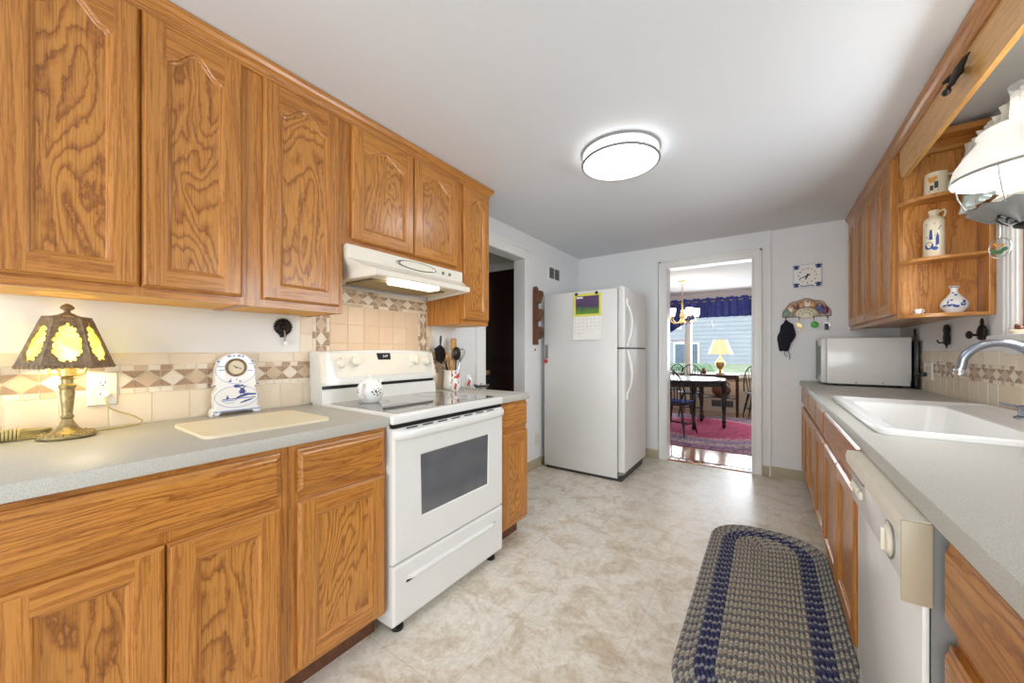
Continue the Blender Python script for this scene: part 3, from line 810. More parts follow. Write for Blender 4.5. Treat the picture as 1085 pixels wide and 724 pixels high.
t = thing('corner_shelf', 'open oak end shelves with curved fronts holding blue-and-white pottery', 'shelf', (0.72, 2.78, 1.36))
YS = 2.716
b = B(); b.box(0.862, XR - 0.002, YS, 2.8355, 1.357, UT, 0.002); mk('wall_panel', b, 'oak_v', t)
def shelf_outline():
    return [(0.8615, 2.8355), (0.8615, YS), (0.74, YS)] + [(0.74 - 0.163 * math.sin(a), 2.8355 - 0.1195 * math.cos(a)) for a in [PI / 2 * k / 10 for k in range(1, 10)]] + [(0.577, 2.8355)]
for z in (1.357, 1.645, 1.958):
    b = B(); b.prism(shelf_outline(), 'Z', z, z + 0.017); mk('shelf_board', b, 'oak_x', t, smooth=False)
b = B(); b.box(0.606, 0.8615, 2.815, 2.8355, 2.215, UT, 0.002); b.box(0.606, 0.8615, YS + 0.03, 2.8355, 2.27, UT, 0.002); mk('top_rail', b, 'oak_x', t)
crown([(RU - 0.001, YB - 0.003), (RU - 0.001, 2.45), (RU - 0.001, 0.5)], -1, 'crown_moulding', 'oak crown moulding along the right wall cabinet and the board above the sink')
b = B(); rt = [(2.812, 2.255), (2.812, 2.165)] + [(2.812 - 0.075 * (1 - math.cos(a)) - 0.0, 2.165 - 0.07 * math.sin(a)) for a in [PI / 2 * k / 8 for k in range(1, 9)]] + [(0.5, 2.095), (0.5, 2.255)]
b.prism(rt, 'X', RU, RU + 0.018)
tag(mk('valance_board', b, 'oak_val', origin=(RU, 1.6, 2.1), smooth=False), 'long plain oak board with a rounded end hanging above the sink', 'valance')
b = B(); b.prism([(0.606, 2.262), (0.8615, 2.262), (0.8615, 2.29), (0.606, 2.29)], 'Y', YS + 0.002, YS + 0.03); mk('crown_strip', b, 'oak_x', t, smooth=False)

# ================================================================ APPLIANCES
# ---- range
RX, RY0, RY1 = -1.262, 0.951, 1.713
t = thing('range', 'white freestanding electric range with a black glass cooktop', 'stove', (-1.58, 1.332, 0))
b = B(); b.box(XL + 0.03, RX - 0.02, RY0 + 0.003, RY1 - 0.003, 0.045, 0.878, 0.004); mk('body', b, 'white', t)
b = B(); b.box(XL + 0.02, RX + 0.012, RY0, RY1, 0.880, 0.921, 0.009, 3); mk('cooktop_frame', b, 'white', t)
b = B(); b.prism(rrect(-1.79, RX - 0.018, RY0 + 0.035, RY1 - 0.035, 0.02), 'Z', 0.9205, 0.9235); ct = mk('cooktop_glass', b, 'cooktop', t)
for (x, y, r) in ((-1.40, 1.14, 0.10), (-1.40, 1.53, 0.08), (-1.65, 1.14, 0.075), (-1.65, 1.53, 0.095)):
    b = B(); b.lathe((x, y, 0.9236), [(r, 0), (r, 0.0002), (r - 0.003, 0.0003), (r - 0.003, 0.0)], 40, cap0=False, cap1=False); mk('burner_ring', b, 'dgrey', ct)
# oven door with window
P = lambda a, c, n: (RX + n, a, c)
b = B(); b.m = 0
O = [(RY0 + 0.004, 0.303), (RY1 - 0.004, 0.303), (RY1 - 0.004, 0.862), (RY0 + 0.004, 0.862)]
Wn = [(1.100, 0.455), (1.573, 0.455), (1.580, 0.735), (1.093, 0.735)]
st = [(0, -0.035), (0, 0.002), (0.004, 0.009), (0.010, 0.012)]
for (d0, n0), (d1, n1) in zip(st, st[1:]):
    A, C = offset_poly(O, d0), offset_poly(O, d1)
    for i in range(4): b.face([P(*A[i], n0), P(*A[(i + 1) % 4], n0), P(*C[(i + 1) % 4], n1), P(*C[i], n1)])
A = offset_poly(O, 0.010)
for i in range(4):
    j = (i + 1) % 4; b.face([P(*A[i], 0.012), P(*A[j], 0.012), P(*Wn[j], 0.014), P(*Wn[i], 0.014)])
W2 = offset_poly(Wn, 0.006)
for i in range(4):
    j = (i + 1) % 4; b.face([P(*Wn[i], 0.014), P(*Wn[j], 0.014), P(*W2[j], 0.010), P(*W2[i], 0.010)])
dr = mk('oven_door', b, 'white', t, smooth=False)
b = B(); b.face([P(*p, 0.010) for p in W2]); mk('oven_window', b, 'ovenglass', dr, smooth=False)
b = B()
hp = [(RY0 + 0.006, 0.008), (RY0 + 0.03, 0.030), (RY0 + 0.09, 0.044), ((RY0 + RY1) / 2, 0.052), (RY1 - 0.09, 0.044), (RY1 - 0.03, 0.030), (RY1 - 0.006, 0.008)]
rws = []
for y, n in hp:
    rws.append([(RX + n - 0.014, y, 0.848), (RX + n - 0.004, y, 0.856), (RX + n + 0.006, y, 0.852), (RX + n + 0.010, y, 0.838), (RX + n + 0.006, y, 0.822), (RX + n - 0.008, y, 0.814), (RX + n - 0.014, y, 0.822)])
V = b.grid(rws, closed_u=True); b.cap(V[0]); b.cap(V[-1])
mk('oven_handle', b, 'white', dr, ang=50)
b = B(); 
for k in range(7): b.box(RX + 0.0125, RX + 0.0145, 1.02 + k * 0.09, 1.08 + k * 0.09, 0.856, 0.861)
b.box(RX - 0.03, RX + 0.004, RY0 + 0.01, RY1 - 0.01, 0.864, 0.879)
mk('door_vent', b, 'black', t)
b = B(); P2 = P
O = [(RY0 + 0.004, 0.048), (RY1 - 0.004, 0.048), (RY1 - 0.004, 0.296), (RY0 + 0.004, 0.296)]
for (d0, n0), (d1, n1) in zip(st, st[1:]):
    A, C = offset_poly(O, d0), offset_poly(O, d1)
    for i in range(4): b.face([P(*A[i], n0), P(*A[(i + 1) % 4], n0), P(*C[(i + 1) % 4], n1), P(*C[i], n1)])
b.face([P(*p, 0.012) for p in offset_poly(O, 0.010)])
# raised pull ridge across the drawer
b.grid([[P(1.02 + dy, 0.232, 0.012), P(1.02 + dy, 0.226, 0.012 + hh), P(1.02 + dy, 0.218, 0.012 + hh), P(1.02 + dy, 0.206, 0.012)] for dy, hh in ((0, 0), (0.04, 0.013), (0.58, 0.013), (0.62, 0))])
mk('storage_drawer', b, 'white', t, smooth=False)
for (x, y) in ((RX - 0.035, RY0 + 0.06), (RX - 0.035, RY1 - 0.06), (XL + 0.08, RY0 + 0.06), (XL + 0.08, RY1 - 0.06)):
    b = B(); b.lathe((x, y, 0), [(0.024, 0), (0.026, 0.006), (0.024, 0.016), (0.012, 0.020), (0.012, 0.046)], 16); mk('levelling_foot', b, 'black', t)
# back console
b = B()
b.prism([(XL + 0.006, 0.921), (-1.800, 0.921), (-1.806, 0.985), (XL + 0.006, 0.985)], 'Y', RY0 + 0.004, RY1 - 0.004)
b.box(XL + 0.006, -1.818, RY0 + 0.006, RY1 - 0.006, 0.985, 1.012)
mk('back_riser', b, 'white', t, smooth=False)
b = B(); b.box(-1.821, -1.8155, RY0 + 0.012, RY1 - 0.012, 0.990, 1.006); mk('vent_slot', b, 'black', t)
b = B(); n = 14
rws = []
for i in range(n + 1):
    y = RY0 + (RY1 - RY0) * i / n; tt = 2 * i / n - 1; zt = 1.190 - 0.008 * tt * tt
    e = 0.012 if i in (0, n) else 0.0
    rws.append([(XL + 0.006, y, 1.009), (-1.806 - e, y, 1.009), (-1.808 - e, y, 1.035), (-1.834 - e, y, zt - 0.010), (-1.842 - e, y, zt - 0.002), (-1.856, y, zt), (XL + 0.006, y, zt)])
V = b.grid(rws, closed_u=True); b.cap(V[0]); b.cap(V[-1]); cs = mk('control_console', b, 'white', t, ang=25)
def con(a, c, n): return (-1.8075 - (c - 1.035) * 0.185 + n, a, c)
b = B()
for y0, y1 in ((RY0 + 0.004, RY0 + 0.028), (RY1 - 0.028, RY1 - 0.004)):
    b.prism([(-1.840, 1.02), (-1.800, 1.02), (-1.803, 1.05), (-1.836, 1.172), (-1.85, 1.172)], 'Y', y0, y1)
mk('end_cap', b, 'cream', cs, smooth=False)
b = B(); b.face([con(1.03, 1.046, 0.0015), con(1.64, 1.046, 0.0015), con(1.655, 1.168, 0.0015), con(1.015, 1.168, 0.0015)]); mk('control_overlay', b, 'cream', cs)
kr = Matrix.Rotation(math.radians(-10.5), 3, 'Y')
for (y, z) in ((1.058, 1.122), (1.143, 1.130), (1.549, 1.130), (1.640, 1.120)):
    b = B(); b.lathe((0, 0, 0), [(0.031, 0), (0.031, 0.004), (0.027, 0.007), (0.024, 0.020), (0.021, 0.023)], 24, 'X'); b.box(0.004, 0.029, -0.005, 0.005, -0.026, 0.026, 0.003)
    bmesh.ops.rotate(b.bm, cent=(0, 0, 0), matrix=kr, verts=b.bm.verts); bmesh.ops.translate(b.bm, vec=con(y, z, 0.001), verts=b.bm.verts); mk('knob', b, 'bisque', cs)
b = B(); b.lathe((0, 0, 0), [(0.007, 0), (0.007, 0.006), (0.004, 0.008)], 12, 'X'); bmesh.ops.translate(b.bm, vec=con(1.513, 1.092, 0.001), verts=b.bm.verts); mk('indicator_button', b, 'cream', cs)
b = B(); b.face([con(1.287, 1.134, 0.003), con(1.373, 1.134, 0.003), con(1.373, 1.172, 0.003), con(1.281, 1.172, 0.003)]); dp = mk('clock_display', b, 'black', cs)
text('display_digits', '2:47', 0.020, con(1.338, 1.153, 0.0036), (PI / 2, math.radians(0), PI / 2), 'display', cs)

# ---- hood
t = thing('range_hood', 'almond range hood with a lit underside above the range', 'range hood', (-1.7, 1.33, 1.52))
def ring(xf, ya, yb, z): return [(XL + 0.003, ya if ya > 0.97 else 0.957, z), (xf, ya, z), (xf, yb, z), (XL + 0.003, yb, z)]
b = B()
secs = [(-1.588, 0.957, 1.736, 1.680), (-1.588, 0.957, 1.736, 1.618), (-1.562, 0.966, 1.727, 1.604), (-1.500, 0.992, 1.680, 1.574), (-1.455, 1.012, 1.652, 1.563), (-1.448, 1.016, 1.648, 1.558), (-1.448, 1.016, 1.648, 1.536), (-1.454, 1.020, 1.644, 1.530)]
rws = [[(XL + 0.012, 0.957, z if k < 6 else 1.522), (xf, ya, z), (xf, yb, z), (XL + 0.012, 1.736, z if k < 6 else 1.522)] for k, (xf, ya, yb, z) in enumerate(secs)]
V = b.grid(rws, closed_u=False); b.cap(V[0])
mk('canopy', b, 'cream', t, ang=22)
b = B(); b.face([(XL + 0.014, 0.962, 1.548), (-1.46, 1.025, 1.545), (-1.46, 1.64, 1.545), (XL + 0.014, 1.73, 1.548)]); mk('underside', b, 'bisque', t)
b = B(); b.box(-1.84, -1.61, 1.10, 1.60, 1.536, 1.545); mk('filter', b, 'hood_filter', t)
b = B(); b.box(-1.595, -1.510, 1.175, 1.465, 1.522, 1.544, 0.006); mk('lamp_lens', b, 'hoodlens', t)
b = B(); rws = []
for r, n in ((1.0, 0.0), (0.94, 0.004), (0.90, 0.004), (0.86, 0.002)):
    rws.append([(-1.5885 + n, 1.37 + 0.145 * r * math.cos(a), 1.650 + 0.024 * r * math.sin(a)) for a in [2 * PI * k / 36 for k in range(36)]])
V = b.grid(rws, closed_u=True); b.cap(V[-1]); mk('oval_badge', b, 'nickel', t)
b = B(); b.face([(-1.5835, 1.37 + 0.120 * math.cos(a), 1.650 + 0.019 * math.sin(a)) for a in [2 * PI * k / 32 for k in range(32)]]); mk('badge_plate', b, 'cream', t)
for y in (1.565, 1.62):
    b = B(); b.box(-1.589, -1.580, y - 0.008, y + 0.008, 1.638, 1.656, 0.002); mk('switch', b, 'mgrey', t)

# ---- dishwasher
DX = 0.235
t = thing('dishwasher', 'white built-in dishwasher with a thick bisque control edge under the sink counter', 'dishwasher', (0.5, 1.285, 0))
b = B(); b.box(DX + 0.012, XR - 0.02, 0.989, 1.594, 0.10, 0.868); b.box(DX + 0.09, XR - 0.02, 0.995, 1.59, 0.0, 0.10); mk('body', b, 'mgrey', t)
b = B(); b.box(DX, DX + 0.011, 0.992, 1.578, 0.205, 0.715, 0.004); mk('door_panel', b, 'white', t)
b = B(); b.box(DX + 0.004, DX + 0.011, 0.992, 1.578, 0.105, 0.198, 0.003); mk('access_panel', b, 'white', t)
b = B(); b.box(0.222, 0.246, 0.99, 1.575, 0.720, 0.862, 0.003); mk('control_panel', b, 'white', t)
b = B(); b.prism([(0.206, 0.853), (0.210, 0.868), (0.248, 0.870), (0.248, 0.835), (0.221, 0.826), (0.208, 0.832)], 'Y', 0.9895, 1.576); mk('handle_edge', b, 'bisque', t, smooth=False)
b = B(); b.box(0.2065, 0.2485, 0.9835, 0.9893, 0.715, 0.868, 0.003); mk('end_trim', b, 'bisque_shade', t)
b = B(); b.lathe((0.222, 1.135, 0.772), [(0.036, 0), (0.036, -0.004), (0.030, -0.005), (0.027, -0.010), (0.022, -0.011)], 24, 'X'); b.box(0.206, 0.214, 1.131, 1.139, 0.748, 0.796, 0.001); mk('dial', b, 'bisque', t)
b = B(); b.lathe((0.2215, 1.135, 0.772), [(0.040, 0), (0.040, -0.0025), (0.037, -0.003)], 28, 'X'); mk('dial_ring', b, 'nickel', t)
for k in range(4):
    b = B(); b.box(0.211, 0.2225, 1.405 + k * 0.034, 1.429 + k * 0.034, 0.764, 0.788, 0.005); mk('push_button', b, 'bisque', t)
b = B(); b.box(0.2185, 0.2222, 1.40, 1.545, 0.806, 0.818); mk('latch_slot', b, 'mgrey', t)

# ---- refrigerator (faces the sink run)
t = thing('refrigerator', 'white top-freezer refrigerator with a calendar on its side', 'refrigerator', (-1.48, 3.62, 0))
FX, FY0, FY1 = -1.113, 3.266, 3.965
b = B(); b.box(-1.868, FX, FY0, FY1, 0.028, 1.752, 0.006); mk('cabinet', b, 'fridgewhite', t)
b = B(); b.box(-1.85, FX + 0.035, FY0 + 0.02, FY1 - 0.02, 0.0, 0.028); b.box(FX + 0.001, FX + 0.04, FY0 + 0.01, FY1 - 0.01, 0.028, 0.085, 0.004); mk('toe_grille', b, 'dgrey', t)
for nm, z0, z1 in (('freezer_door', 1.216, 1.757), ('fridge_door', 0.092, 1.200)):
    b = B(); b.prism(rrect(FX + 0.006, FX + 0.070, FY0 + 0.001, FY1 - 0.001, 0.016, 4), 'Z', z0, z1)
    dd = mk(nm, b, 'fridgewhite', t)
    top = nm == 'freezer_door'
    za, zb = (1.225, 1.600) if top else (0.800, 1.190)
    b = B(); pts = []
    for k in range(13):
        u = k / 12; zz = za + (zb - za) * u
        v = u if not top else 1 - u
        pts.append((FX + 0.078 + 0.040 * math.sin(PI * min(1, v ** 0.8)), FY0 + 0.052 + 0.0 * u, zz))
    b.tube(pts, 0.011, 10)
    zl = (1.600, 1.660) if top else (0.740, 0.800)
    b.box(FX + 0.069, FX + 0.086, FY0 + 0.042, FY0 + 0.062, zl[0], zl[1], 0.004)
    mk('door_handle', b, 'white', dd)
b = B(); b.box(FX - 0.001, FX + 0.064, FY0 + 0.004, FY1 - 0.004, 1.2005, 1.2155); mk('door_gasket', b, 'dgrey', t)
b = B(); b.box(FX - 0.02, FX + 0.05, FY0 + 0.005, FY0 + 0.04, 1.757, 1.766, 0.002); mk('hinge_cap', b, 'white', t)
b = B(); b.prism([(FX + 0.01, 0.050), (FX + 0.07, 0.078), (FX + 0.07, 0.090), (FX + 0.01, 0.090)], 'Y', FY0 + 0.006, FY0 + 0.03); mk('hinge_bracket', b, 'mgrey', t)

# ---- calendar on the refrigerator
t = thing('calendar', 'wall calendar with a yellow border clipped to the refrigerator side', 'calendar', (-1.398, FY0, 1.28))
cy = FY0 - 0.004
b = B(); b.box(-1.538, -1.258, cy - 0.002, cy + 0.003, 1.512, 1.726); mk('picture_page', b, 'yellow', t)
b = B(); b.box(-1.515, -1.280, cy - 0.0032, cy - 0.0022, 1.532, 1.704); mk('printed_photo', b, 'photo', t)
b = B(); b.box(-1.508, -1.440, cy - 0.0040, cy - 0.0034, 1.682, 1.698); mk('title_strip', b, 'paper', t)
b = B(); V = b.grid([[(-1.540, cy - 0.001, 1.511), (-1.258, cy - 0.001, 1.511)], [(-1.541, cy - 0.003, 1.40), (-1.258, cy - 0.003, 1.40)], [(-1.543, cy - 0.014, 1.287), (-1.258, cy - 0.014, 1.287)], [(-1.543, cy - 0.012, 1.286), (-1.258, cy - 0.012, 1.286)], [(-1.540, cy + 0.002, 1.511), (-1.258, cy + 0.002, 1.511)]], closed_v=True); dp = mk('month_page', b, 'paper', t)
k = 0; nums = []
for r in range(5):
    for c in range(7):
        k += 1
        if k > 31: break
        z = 1.482 - r * 0.033
        text('date_number', str(k), 0.013, (-1.520 + c * 0.040, cy - 0.0035 - max(0, (1.40 - z)) * 0.1 - 0.0004, z), (PI / 2, 0, 0), 'ink', dp, join=nums)
b = B()
for me in nums: b.bm.from_mesh(me); bpy.data.meshes.remove(me)
bmesh.ops.translate(b.bm, vec=Vector(ORIG[dp]), verts=b.bm.verts); mk('date_print', b, 'ink', dp, smooth=False)
for x in (-1.506, -1.303):
    b = B(); b.box(x - 0.014, x + 0.014, cy - 0.012, cy - 0.0022, 1.712, 1.738, 0.003)
    tag(mk('magnet', b, 'black', origin=(x, cy, 1.712)), 'small square black magnet on the calendar corner nearer the %s' % ('wall' if x < -1.4 else 'refrigerator doors'), 'magnet', 'calendar magnets')

# ---- microwave
t = thing('microwave', 'white microwave oven turned sideways on the far end of the counter', 'microwave', (0.61, 3.99, CT))
b = B(); b.box(0.385, 0.848, 3.782, 4.215, CT + 0.016, 1.282, 0.006); mk('case', b, 'porcelain', t)
b = B(); b.box(0.352, 0.384, 3.786, 4.05, CT + 0.020, 1.278, 0.006); b2 = b; dd = mk('door', b, 'white', t)
b = B(); b.box(0.349, 0.353, 3.82, 4.02, CT + 0.075, 1.225, 0.001); mk('door_window', b, 'mgrey', dd)
b = B(); b.box(0.354, 0.384, 4.054, 4.21, CT + 0.020, 1.278, 0.005); mk('control_panel', b, 'mgrey', t)
for x in (0.44, 0.80):
    for y in (3.83, 4.16):
        b = B(); b.lathe((x, y, CT), [(0.014, 0.0005), (0.016, 0.016)], 12); mk('foot', b, 'black', t)
b = B(); b.box(0.40, 0.84, 3.79, 4.20, CT + 0.008, CT + 0.0155); mk('base_plate', b, 'black', t)
for x in (0.555, 0.70):
    b = B(); b.lathe((x, 3.7815, CT + 0.03), [(0.005, 0), (0.004, -0.002)], 10, 'Y'); mk('screw', b, 'mgrey', t)

# ---- ceiling light
t = thing('ceiling_light', 'round flush ceiling light with a double nickel ring', 'ceiling light', (-0.690, 2.075, ZC))
c = (-0.690, 2.075)
b = B(); b.lathe((c[0], c[1], 0), [(0.198, ZC - 0.066), (0.12, ZC - 0.072), (0.02, ZC - 0.074)], 56, cap0=False); mk('diffuser', b, 'diffuser', t)
b = B(); b.lathe((c[0], c[1], 0), [(0.190, ZC - 0.001), (0.205, ZC - 0.012), (0.205, ZC - 0.058), (0.198, ZC - 0.066)], 56, cap0=False, cap1=False); mk('diffuser_side', b, 'diffuser_rim', t)
for z in (ZC - 0.008, ZC - 0.064):
    b = B(); b.lathe((c[0], c[1], z), [(0.2055, -0.006), (0.214, -0.006), (0.217, 0), (0.214, 0.006), (0.2055, 0.006), (0.2055, -0.006)], 64, cap0=False, cap1=False); mk('ring', b, 'mgrey', t)
for a in (0.9, 0.9 + 2 * PI / 3, 0.9 + 4 * PI / 3):
    b = B(); x, y = c[0] + 0.212 * math.cos(a), c[1] + 0.212 * math.sin(a); b.tube([(x, y, ZC - 0.064), (x, y, ZC - 0.008)], 0.0025, 8); mk('post', b, 'mgrey', t)

# ---- sink and faucet
t = thing('sink', 'white drop-in sink with a moulded rim in the right counter', 'sink', (0.57, 2.2, CT))
b = B()
R0 = rrect(SX0, SX1, SY0, SY1, 0.03, 5)
bx0, bx1, by0, by1 = SX0 + 0.065, SX1 - 0.182, SY0 + 0.075, SY1 - 0.130
lv = [(R0, CT + 0.0008), (rrect(SX0 + 0.003, SX1 - 0.003, SY0 + 0.003, SY1 - 0.003, 0.03, 5), CT + 0.014), (rrect(SX0 + 0.012, SX1 - 0.012, SY0 + 0.012, SY1 - 0.012, 0.028, 5), CT + 0.019),
      (rrect(SX0 + 0.030, SX1 - 0.030, SY0 + 0.030, SY1 - 0.030, 0.025, 5), CT + 0.016), (rrect(SX0 + 0.036, SX1 - 0.036, SY0 + 0.036, SY1 - 0.036, 0.025, 5), CT + 0.011),
      (rrect(bx0 - 0.012, bx1 + 0.012, by0 - 0.012, by1 + 0.012, 0.06, 5), CT + 0.011), (rrect(bx0, bx1, by0, by1, 0.055, 5), CT + 0.003), (rrect(bx0 + 0.012, bx1 - 0.012, by0 + 0.015, by1 - 0.015, 0.055, 5), CT - 0.10),
      (rrect(bx0 + 0.03, bx1 - 0.03, by0 + 0.03, by1 - 0.03, 0.05, 5), CT - 0.185), (rrect(bx0 + 0.12, bx1 - 0.12, by0 + 0.2, by1 - 0.2, 0.03, 5), CT - 0.195)]
V = b.grid([[(x, y, z) for x, y in p] for p, z in lv], closed_u=True); b.cap(V[-1])
mk('basin', b, 'porcelain', t, ang=40)
b = B(); b.lathe(((bx0 + bx1) / 2, 2.2, CT - 0.1955), [(0.045, 0.0), (0.045, 0.004), (0.036, 0.005), (0.03, 0.001)], 24); mk('drain', b, 'steel', t)
t = thing('faucet', 'brushed steel gooseneck faucet arching over the sink', 'faucet', (0.80, 2.16, CT + 0.011))
b = B(); b.lathe((0.802, 2.16, CT + 0.0115), [(0.030, 0.0005), (0.030, 0.008), (0.024, 0.014), (0.020, 0.05), (0.018, 0.06)], 24); mk('base', b, 'steel', t)
b = B(); pts = [(0.802, 2.16, CT + 0.06), (0.802, 2.16, 1.09)] + [(0.708 + 0.094 * math.cos(a), 2.16, 1.115 + 0.100 * math.sin(a)) for a in [PI * k / 16 for k in range(0, 15)]] + [(0.618, 2.16, 1.128), (0.614, 2.16, 1.112)]
b.tube(pts, [0.015] * 4 + [0.0145] * (len(pts) - 4), 14); mk('spout', b, 'steel', t)
b = B(); b.lathe((0.613, 2.16, 1.09), [(0.013, 0.0), (0.017, 0.002), (0.018, 0.010), (0.015, 0.016), (0.0155, 0.026)], 18); mk('spout_tip', b, 'chrome', t)
b = B(); b.lathe((0.802, 2.262, CT + 0.0115), [(0.024, 0), (0.024, 0.006), (0.013, 0.012), (0.013, 0.040), (0.016, 0.046), (0.010, 0.052)], 18); b.tube([(0.802, 2.262, CT + 0.05), (0.784, 2.27, CT + 0.058), (0.751, 2.285, CT + 0.066)], [0.006, 0.006, 0.004], 8); mk('lever_handle', b, 'steel', t)

# ================================================================ THINGS ON THE LEFT COUNTER
# ---- slag glass table lamp
lx, ly = -1.800, 0.152
t = thing('table_lamp', 'bronze table lamp with a six-panel amber slag glass shade, lit', 'lamp', (lx, ly, CT))
b = B(); prof = [(0.060, 0.0005), (0.064, 0.006), (0.061, 0.012), (0.052, 0.015), (0.046, 0.013), (0.036, 0.018), (0.024, 0.030), (0.016, 0.045), (0.011, 0.058), (0.015, 0.064), (0.012, 0.070), (0.011, 0.074), (0.012, 0.084), (0.0165, 0.140), (0.0155, 0.150), (0.018, 0.155), (0.019, 0.164), (0.013, 0.168), (0.013, 0.182), (0.017, 0.185), (0.010, 0.190)]
b.lathe((lx, ly, CT), prof, 16); 
for k in range(22):
    a = 2 * PI * k / 22; b.ball((lx + 0.055 * math.cos(a), ly + 0.055 * math.sin(a), CT + 0.0125), 0.0062, 8)
mk('base', b, 'antique', t, ang=28)
b = B(); b.lathe((lx, ly, CT + 0.19), [(0.012, 0), (0.018, 0.004), (0.018, 0.034), (0.013, 0.040)], 18); b.tube([(lx - 0.0, ly + 0.0, CT + 0.19), (lx + 0.012, ly + 0.034, CT + 0.20), (lx + 0.016, ly + 0.042, CT + 0.235), (lx + 0.012, ly + 0.034, CT + 0.33), (lx, ly, CT + 0.375)], 0.0032, 8); b.tube([(lx, ly, CT + 0.19), (lx - 0.012, ly - 0.034, CT + 0.20), (lx - 0.016, ly - 0.042, CT + 0.235), (lx - 0.012, ly - 0.034, CT + 0.33), (lx, ly, CT + 0.375)], 0.0032, 8); mk('socket', b, 'brass', t)
b = B(); b.lathe((lx, ly, CT + 0.228), [(0.012, 0), (0.014, 0.01), (0.028, 0.045), (0.029, 0.06), (0.020, 0.08), (0.004, 0.088)], 18); mk('bulb', b, 'bulb', t)
zb0, zt0, rb_, rt_ = CT + 0.225, CT + 0.370, 0.098, 0.050
ph = math.atan2(-ly, -lx) + PI / 6
def hexp(r, z, k): a = ph + k * PI / 3; return Vector((lx + r * math.cos(a), ly + r * math.sin(a), z))
sh = None
b = B()
for k in range(6):                           # openwork bronze frame: a scalloped border round each pane
    A, Bb, C, D = hexp(rb_, zb0, k), hexp(rb_, zb0, k + 1), hexp(rt_, zt0, k + 1), hexp(rt_, zt0, k)
    nrm = (Bb - A).cross(D - A).normalized()
    def pt(u, v, n=0.0): return tuple(A * (1 - u) * (1 - v) + Bb * u * (1 - v) + C * u * v + D * (1 - u) * v + nrm * n)
    outer, inner = [], []
    m_ = 40
    for i in range(m_):
        a = 2 * PI * i / m_
        su, sv = math.cos(a), math.sin(a); q = max(abs(su), abs(sv))
        outer.append((0.5 + 0.5 * su / q, 0.5 + 0.5 * sv / q))
        wob = 1 + 0.055 * math.sin(9 * a) + 0.03 * math.sin(17 * a + 1)
        inner.append((0.5 + 0.385 * wob * su, 0.49 + 0.405 * wob * sv))
    for n in (0.0025, -0.0015):
        b.grid([[pt(u, v, n) for u, v in outer], [pt(u, v, n) for u, v in inner]], closed_u=True)
    b.grid([[pt(u, v, 0.0025) for u, v in inner], [pt(u, v, -0.0015) for u, v in inner]], closed_u=True)
    for u, v in inner[::2]: b.ball(pt(u, v, 0.0015), 0.0036, 6)
    for i in range(26):
        u, v = 0.5 + 0.445 * math.cos(2 * PI * i / 26), 0.49 + 0.45 * math.sin(2 * PI * i / 26); b.ball(pt(u, v, 0.001), 0.0030, 6)
    b.tube([tuple(A + nrm * 0.001), tuple(D + nrm * 0.001)], 0.0028, 8); b.tube([tuple(A), tuple(Bb)], 0.0026, 8); b.tube([tuple(D), tuple(C)], 0.0026, 8)
    for i in range(11): b.ball(pt((i + 0.5) / 11, -0.015, 0.001), 0.0046 if i % 2 else 0.0062, 6)
    for i in range(7): b.ball(pt((i + 0.5) / 7, 1.02, 0.001), 0.0042, 6)
mk('shade_frame', b, 'bronze', t, smooth=False)
b = B()
for k in range(6):
    A, Bb, C, D = hexp(rb_, zb0, k), hexp(rb_, zb0, k + 1), hexp(rt_, zt0, k + 1), hexp(rt_, zt0, k)
    nn = (Bb - A).cross(D - A).normalized() * -0.002; b.face([tuple(p + nn) for p in (A, Bb, C, D)])
mk('glass_panels', b, 'slag', t, smooth=False)
b = B(); b.lathe((lx, ly, zt0), [(0.024, 0.008), (0.024, 0.012), (0.020, 0.013), (0.016, 0.016), (0.008, 0.020), (0.006, 0.026), (0.013, 0.031), (0.016, 0.036), (0.011, 0.043), (0.003, 0.048)], 18); 
for k in range(6):
    p = hexp(0.050, zt0, k); b.tube([tuple(p), (lx + (p.x - lx) * 0.4, ly + (p.y - ly) * 0.4, zt0 + 0.010)], 0.003, 6)
mk('finial_cap', b, 'bronze', t)
o = light('table_lamp_glow', 'POINT', (lx, ly, CT + 0.30), 2.6, (1.0, 0.84, 0.56), radius=0.02); o.parent = t; o.location = (0, 0, 0.262)
b = B(); zc = CT + 0.0035
b.tube([(lx - 0.03, ly + 0.045, zc), (-1.85, 0.225, zc), (-1.868, 0.29, zc), (-1.872, 0.325, zc + 0.001), (-1.885, 0.335, zc + 0.012), (-1.893, 0.315, zc + 0.030), (-1.888, 0.275, zc + 0.052), (-1.882, 0.250, zc + 0.07), (-1.886, 0.246, zc + 0.095), (-1.893, 0.247, 1.030)], 0.0030, 8)
mk('cord', b, 'cord', t)
b = B(); b.lathe((XL + 0.0125, 0.247, 1.032), [(0.012, 0), (0.012, 0.012), (0.008, 0.020), (0.004, 0.024)], 14, 'X'); mk('plug', b, 'porcelain', t)
# coiled flex
b = B(); cx_, cy_ = -1.874, 0.045
for k in range(5):
    pts = [(cx_ + (0.022 + 0.004 * math.sin(3 * a + k)) * math.cos(a), cy_ + (0.075 + 0.006 * math.cos(2 * a + k)) * math.sin(a), CT + 0.0042 + 0.0055 * k + 0.001 * math.sin(5 * a)) for a in [2 * PI * i / 30 for i in range(30)]]
    b.tube(pts, 0.0030, 7, closed=True)
for k in range(6):
    yy = cy_ - 0.018 + 0.007 * k
    b.tube([(cx_ + 0.020 + 0.012 * math.cos(a), yy, CT + 0.020 + 0.016 * math.sin(a)) for a in [2 * PI * i / 14 for i in range(14)]], 0.0028, 7, closed=True)
b.tube([(cx_ + 0.022, cy_ - 0.02, CT + 0.0035), (cx_ + 0.055, cy_ - 0.03, CT + 0.0035), (cx_ + 0.12, cy_ - 0.085, CT + 0.0035)], 0.0030, 7)
tag(mk('extension_cord', b, 'cord', origin=(cx_, cy_, CT)), 'coiled tan electric cord tied in a bundle beside the lamp base', 'cord')

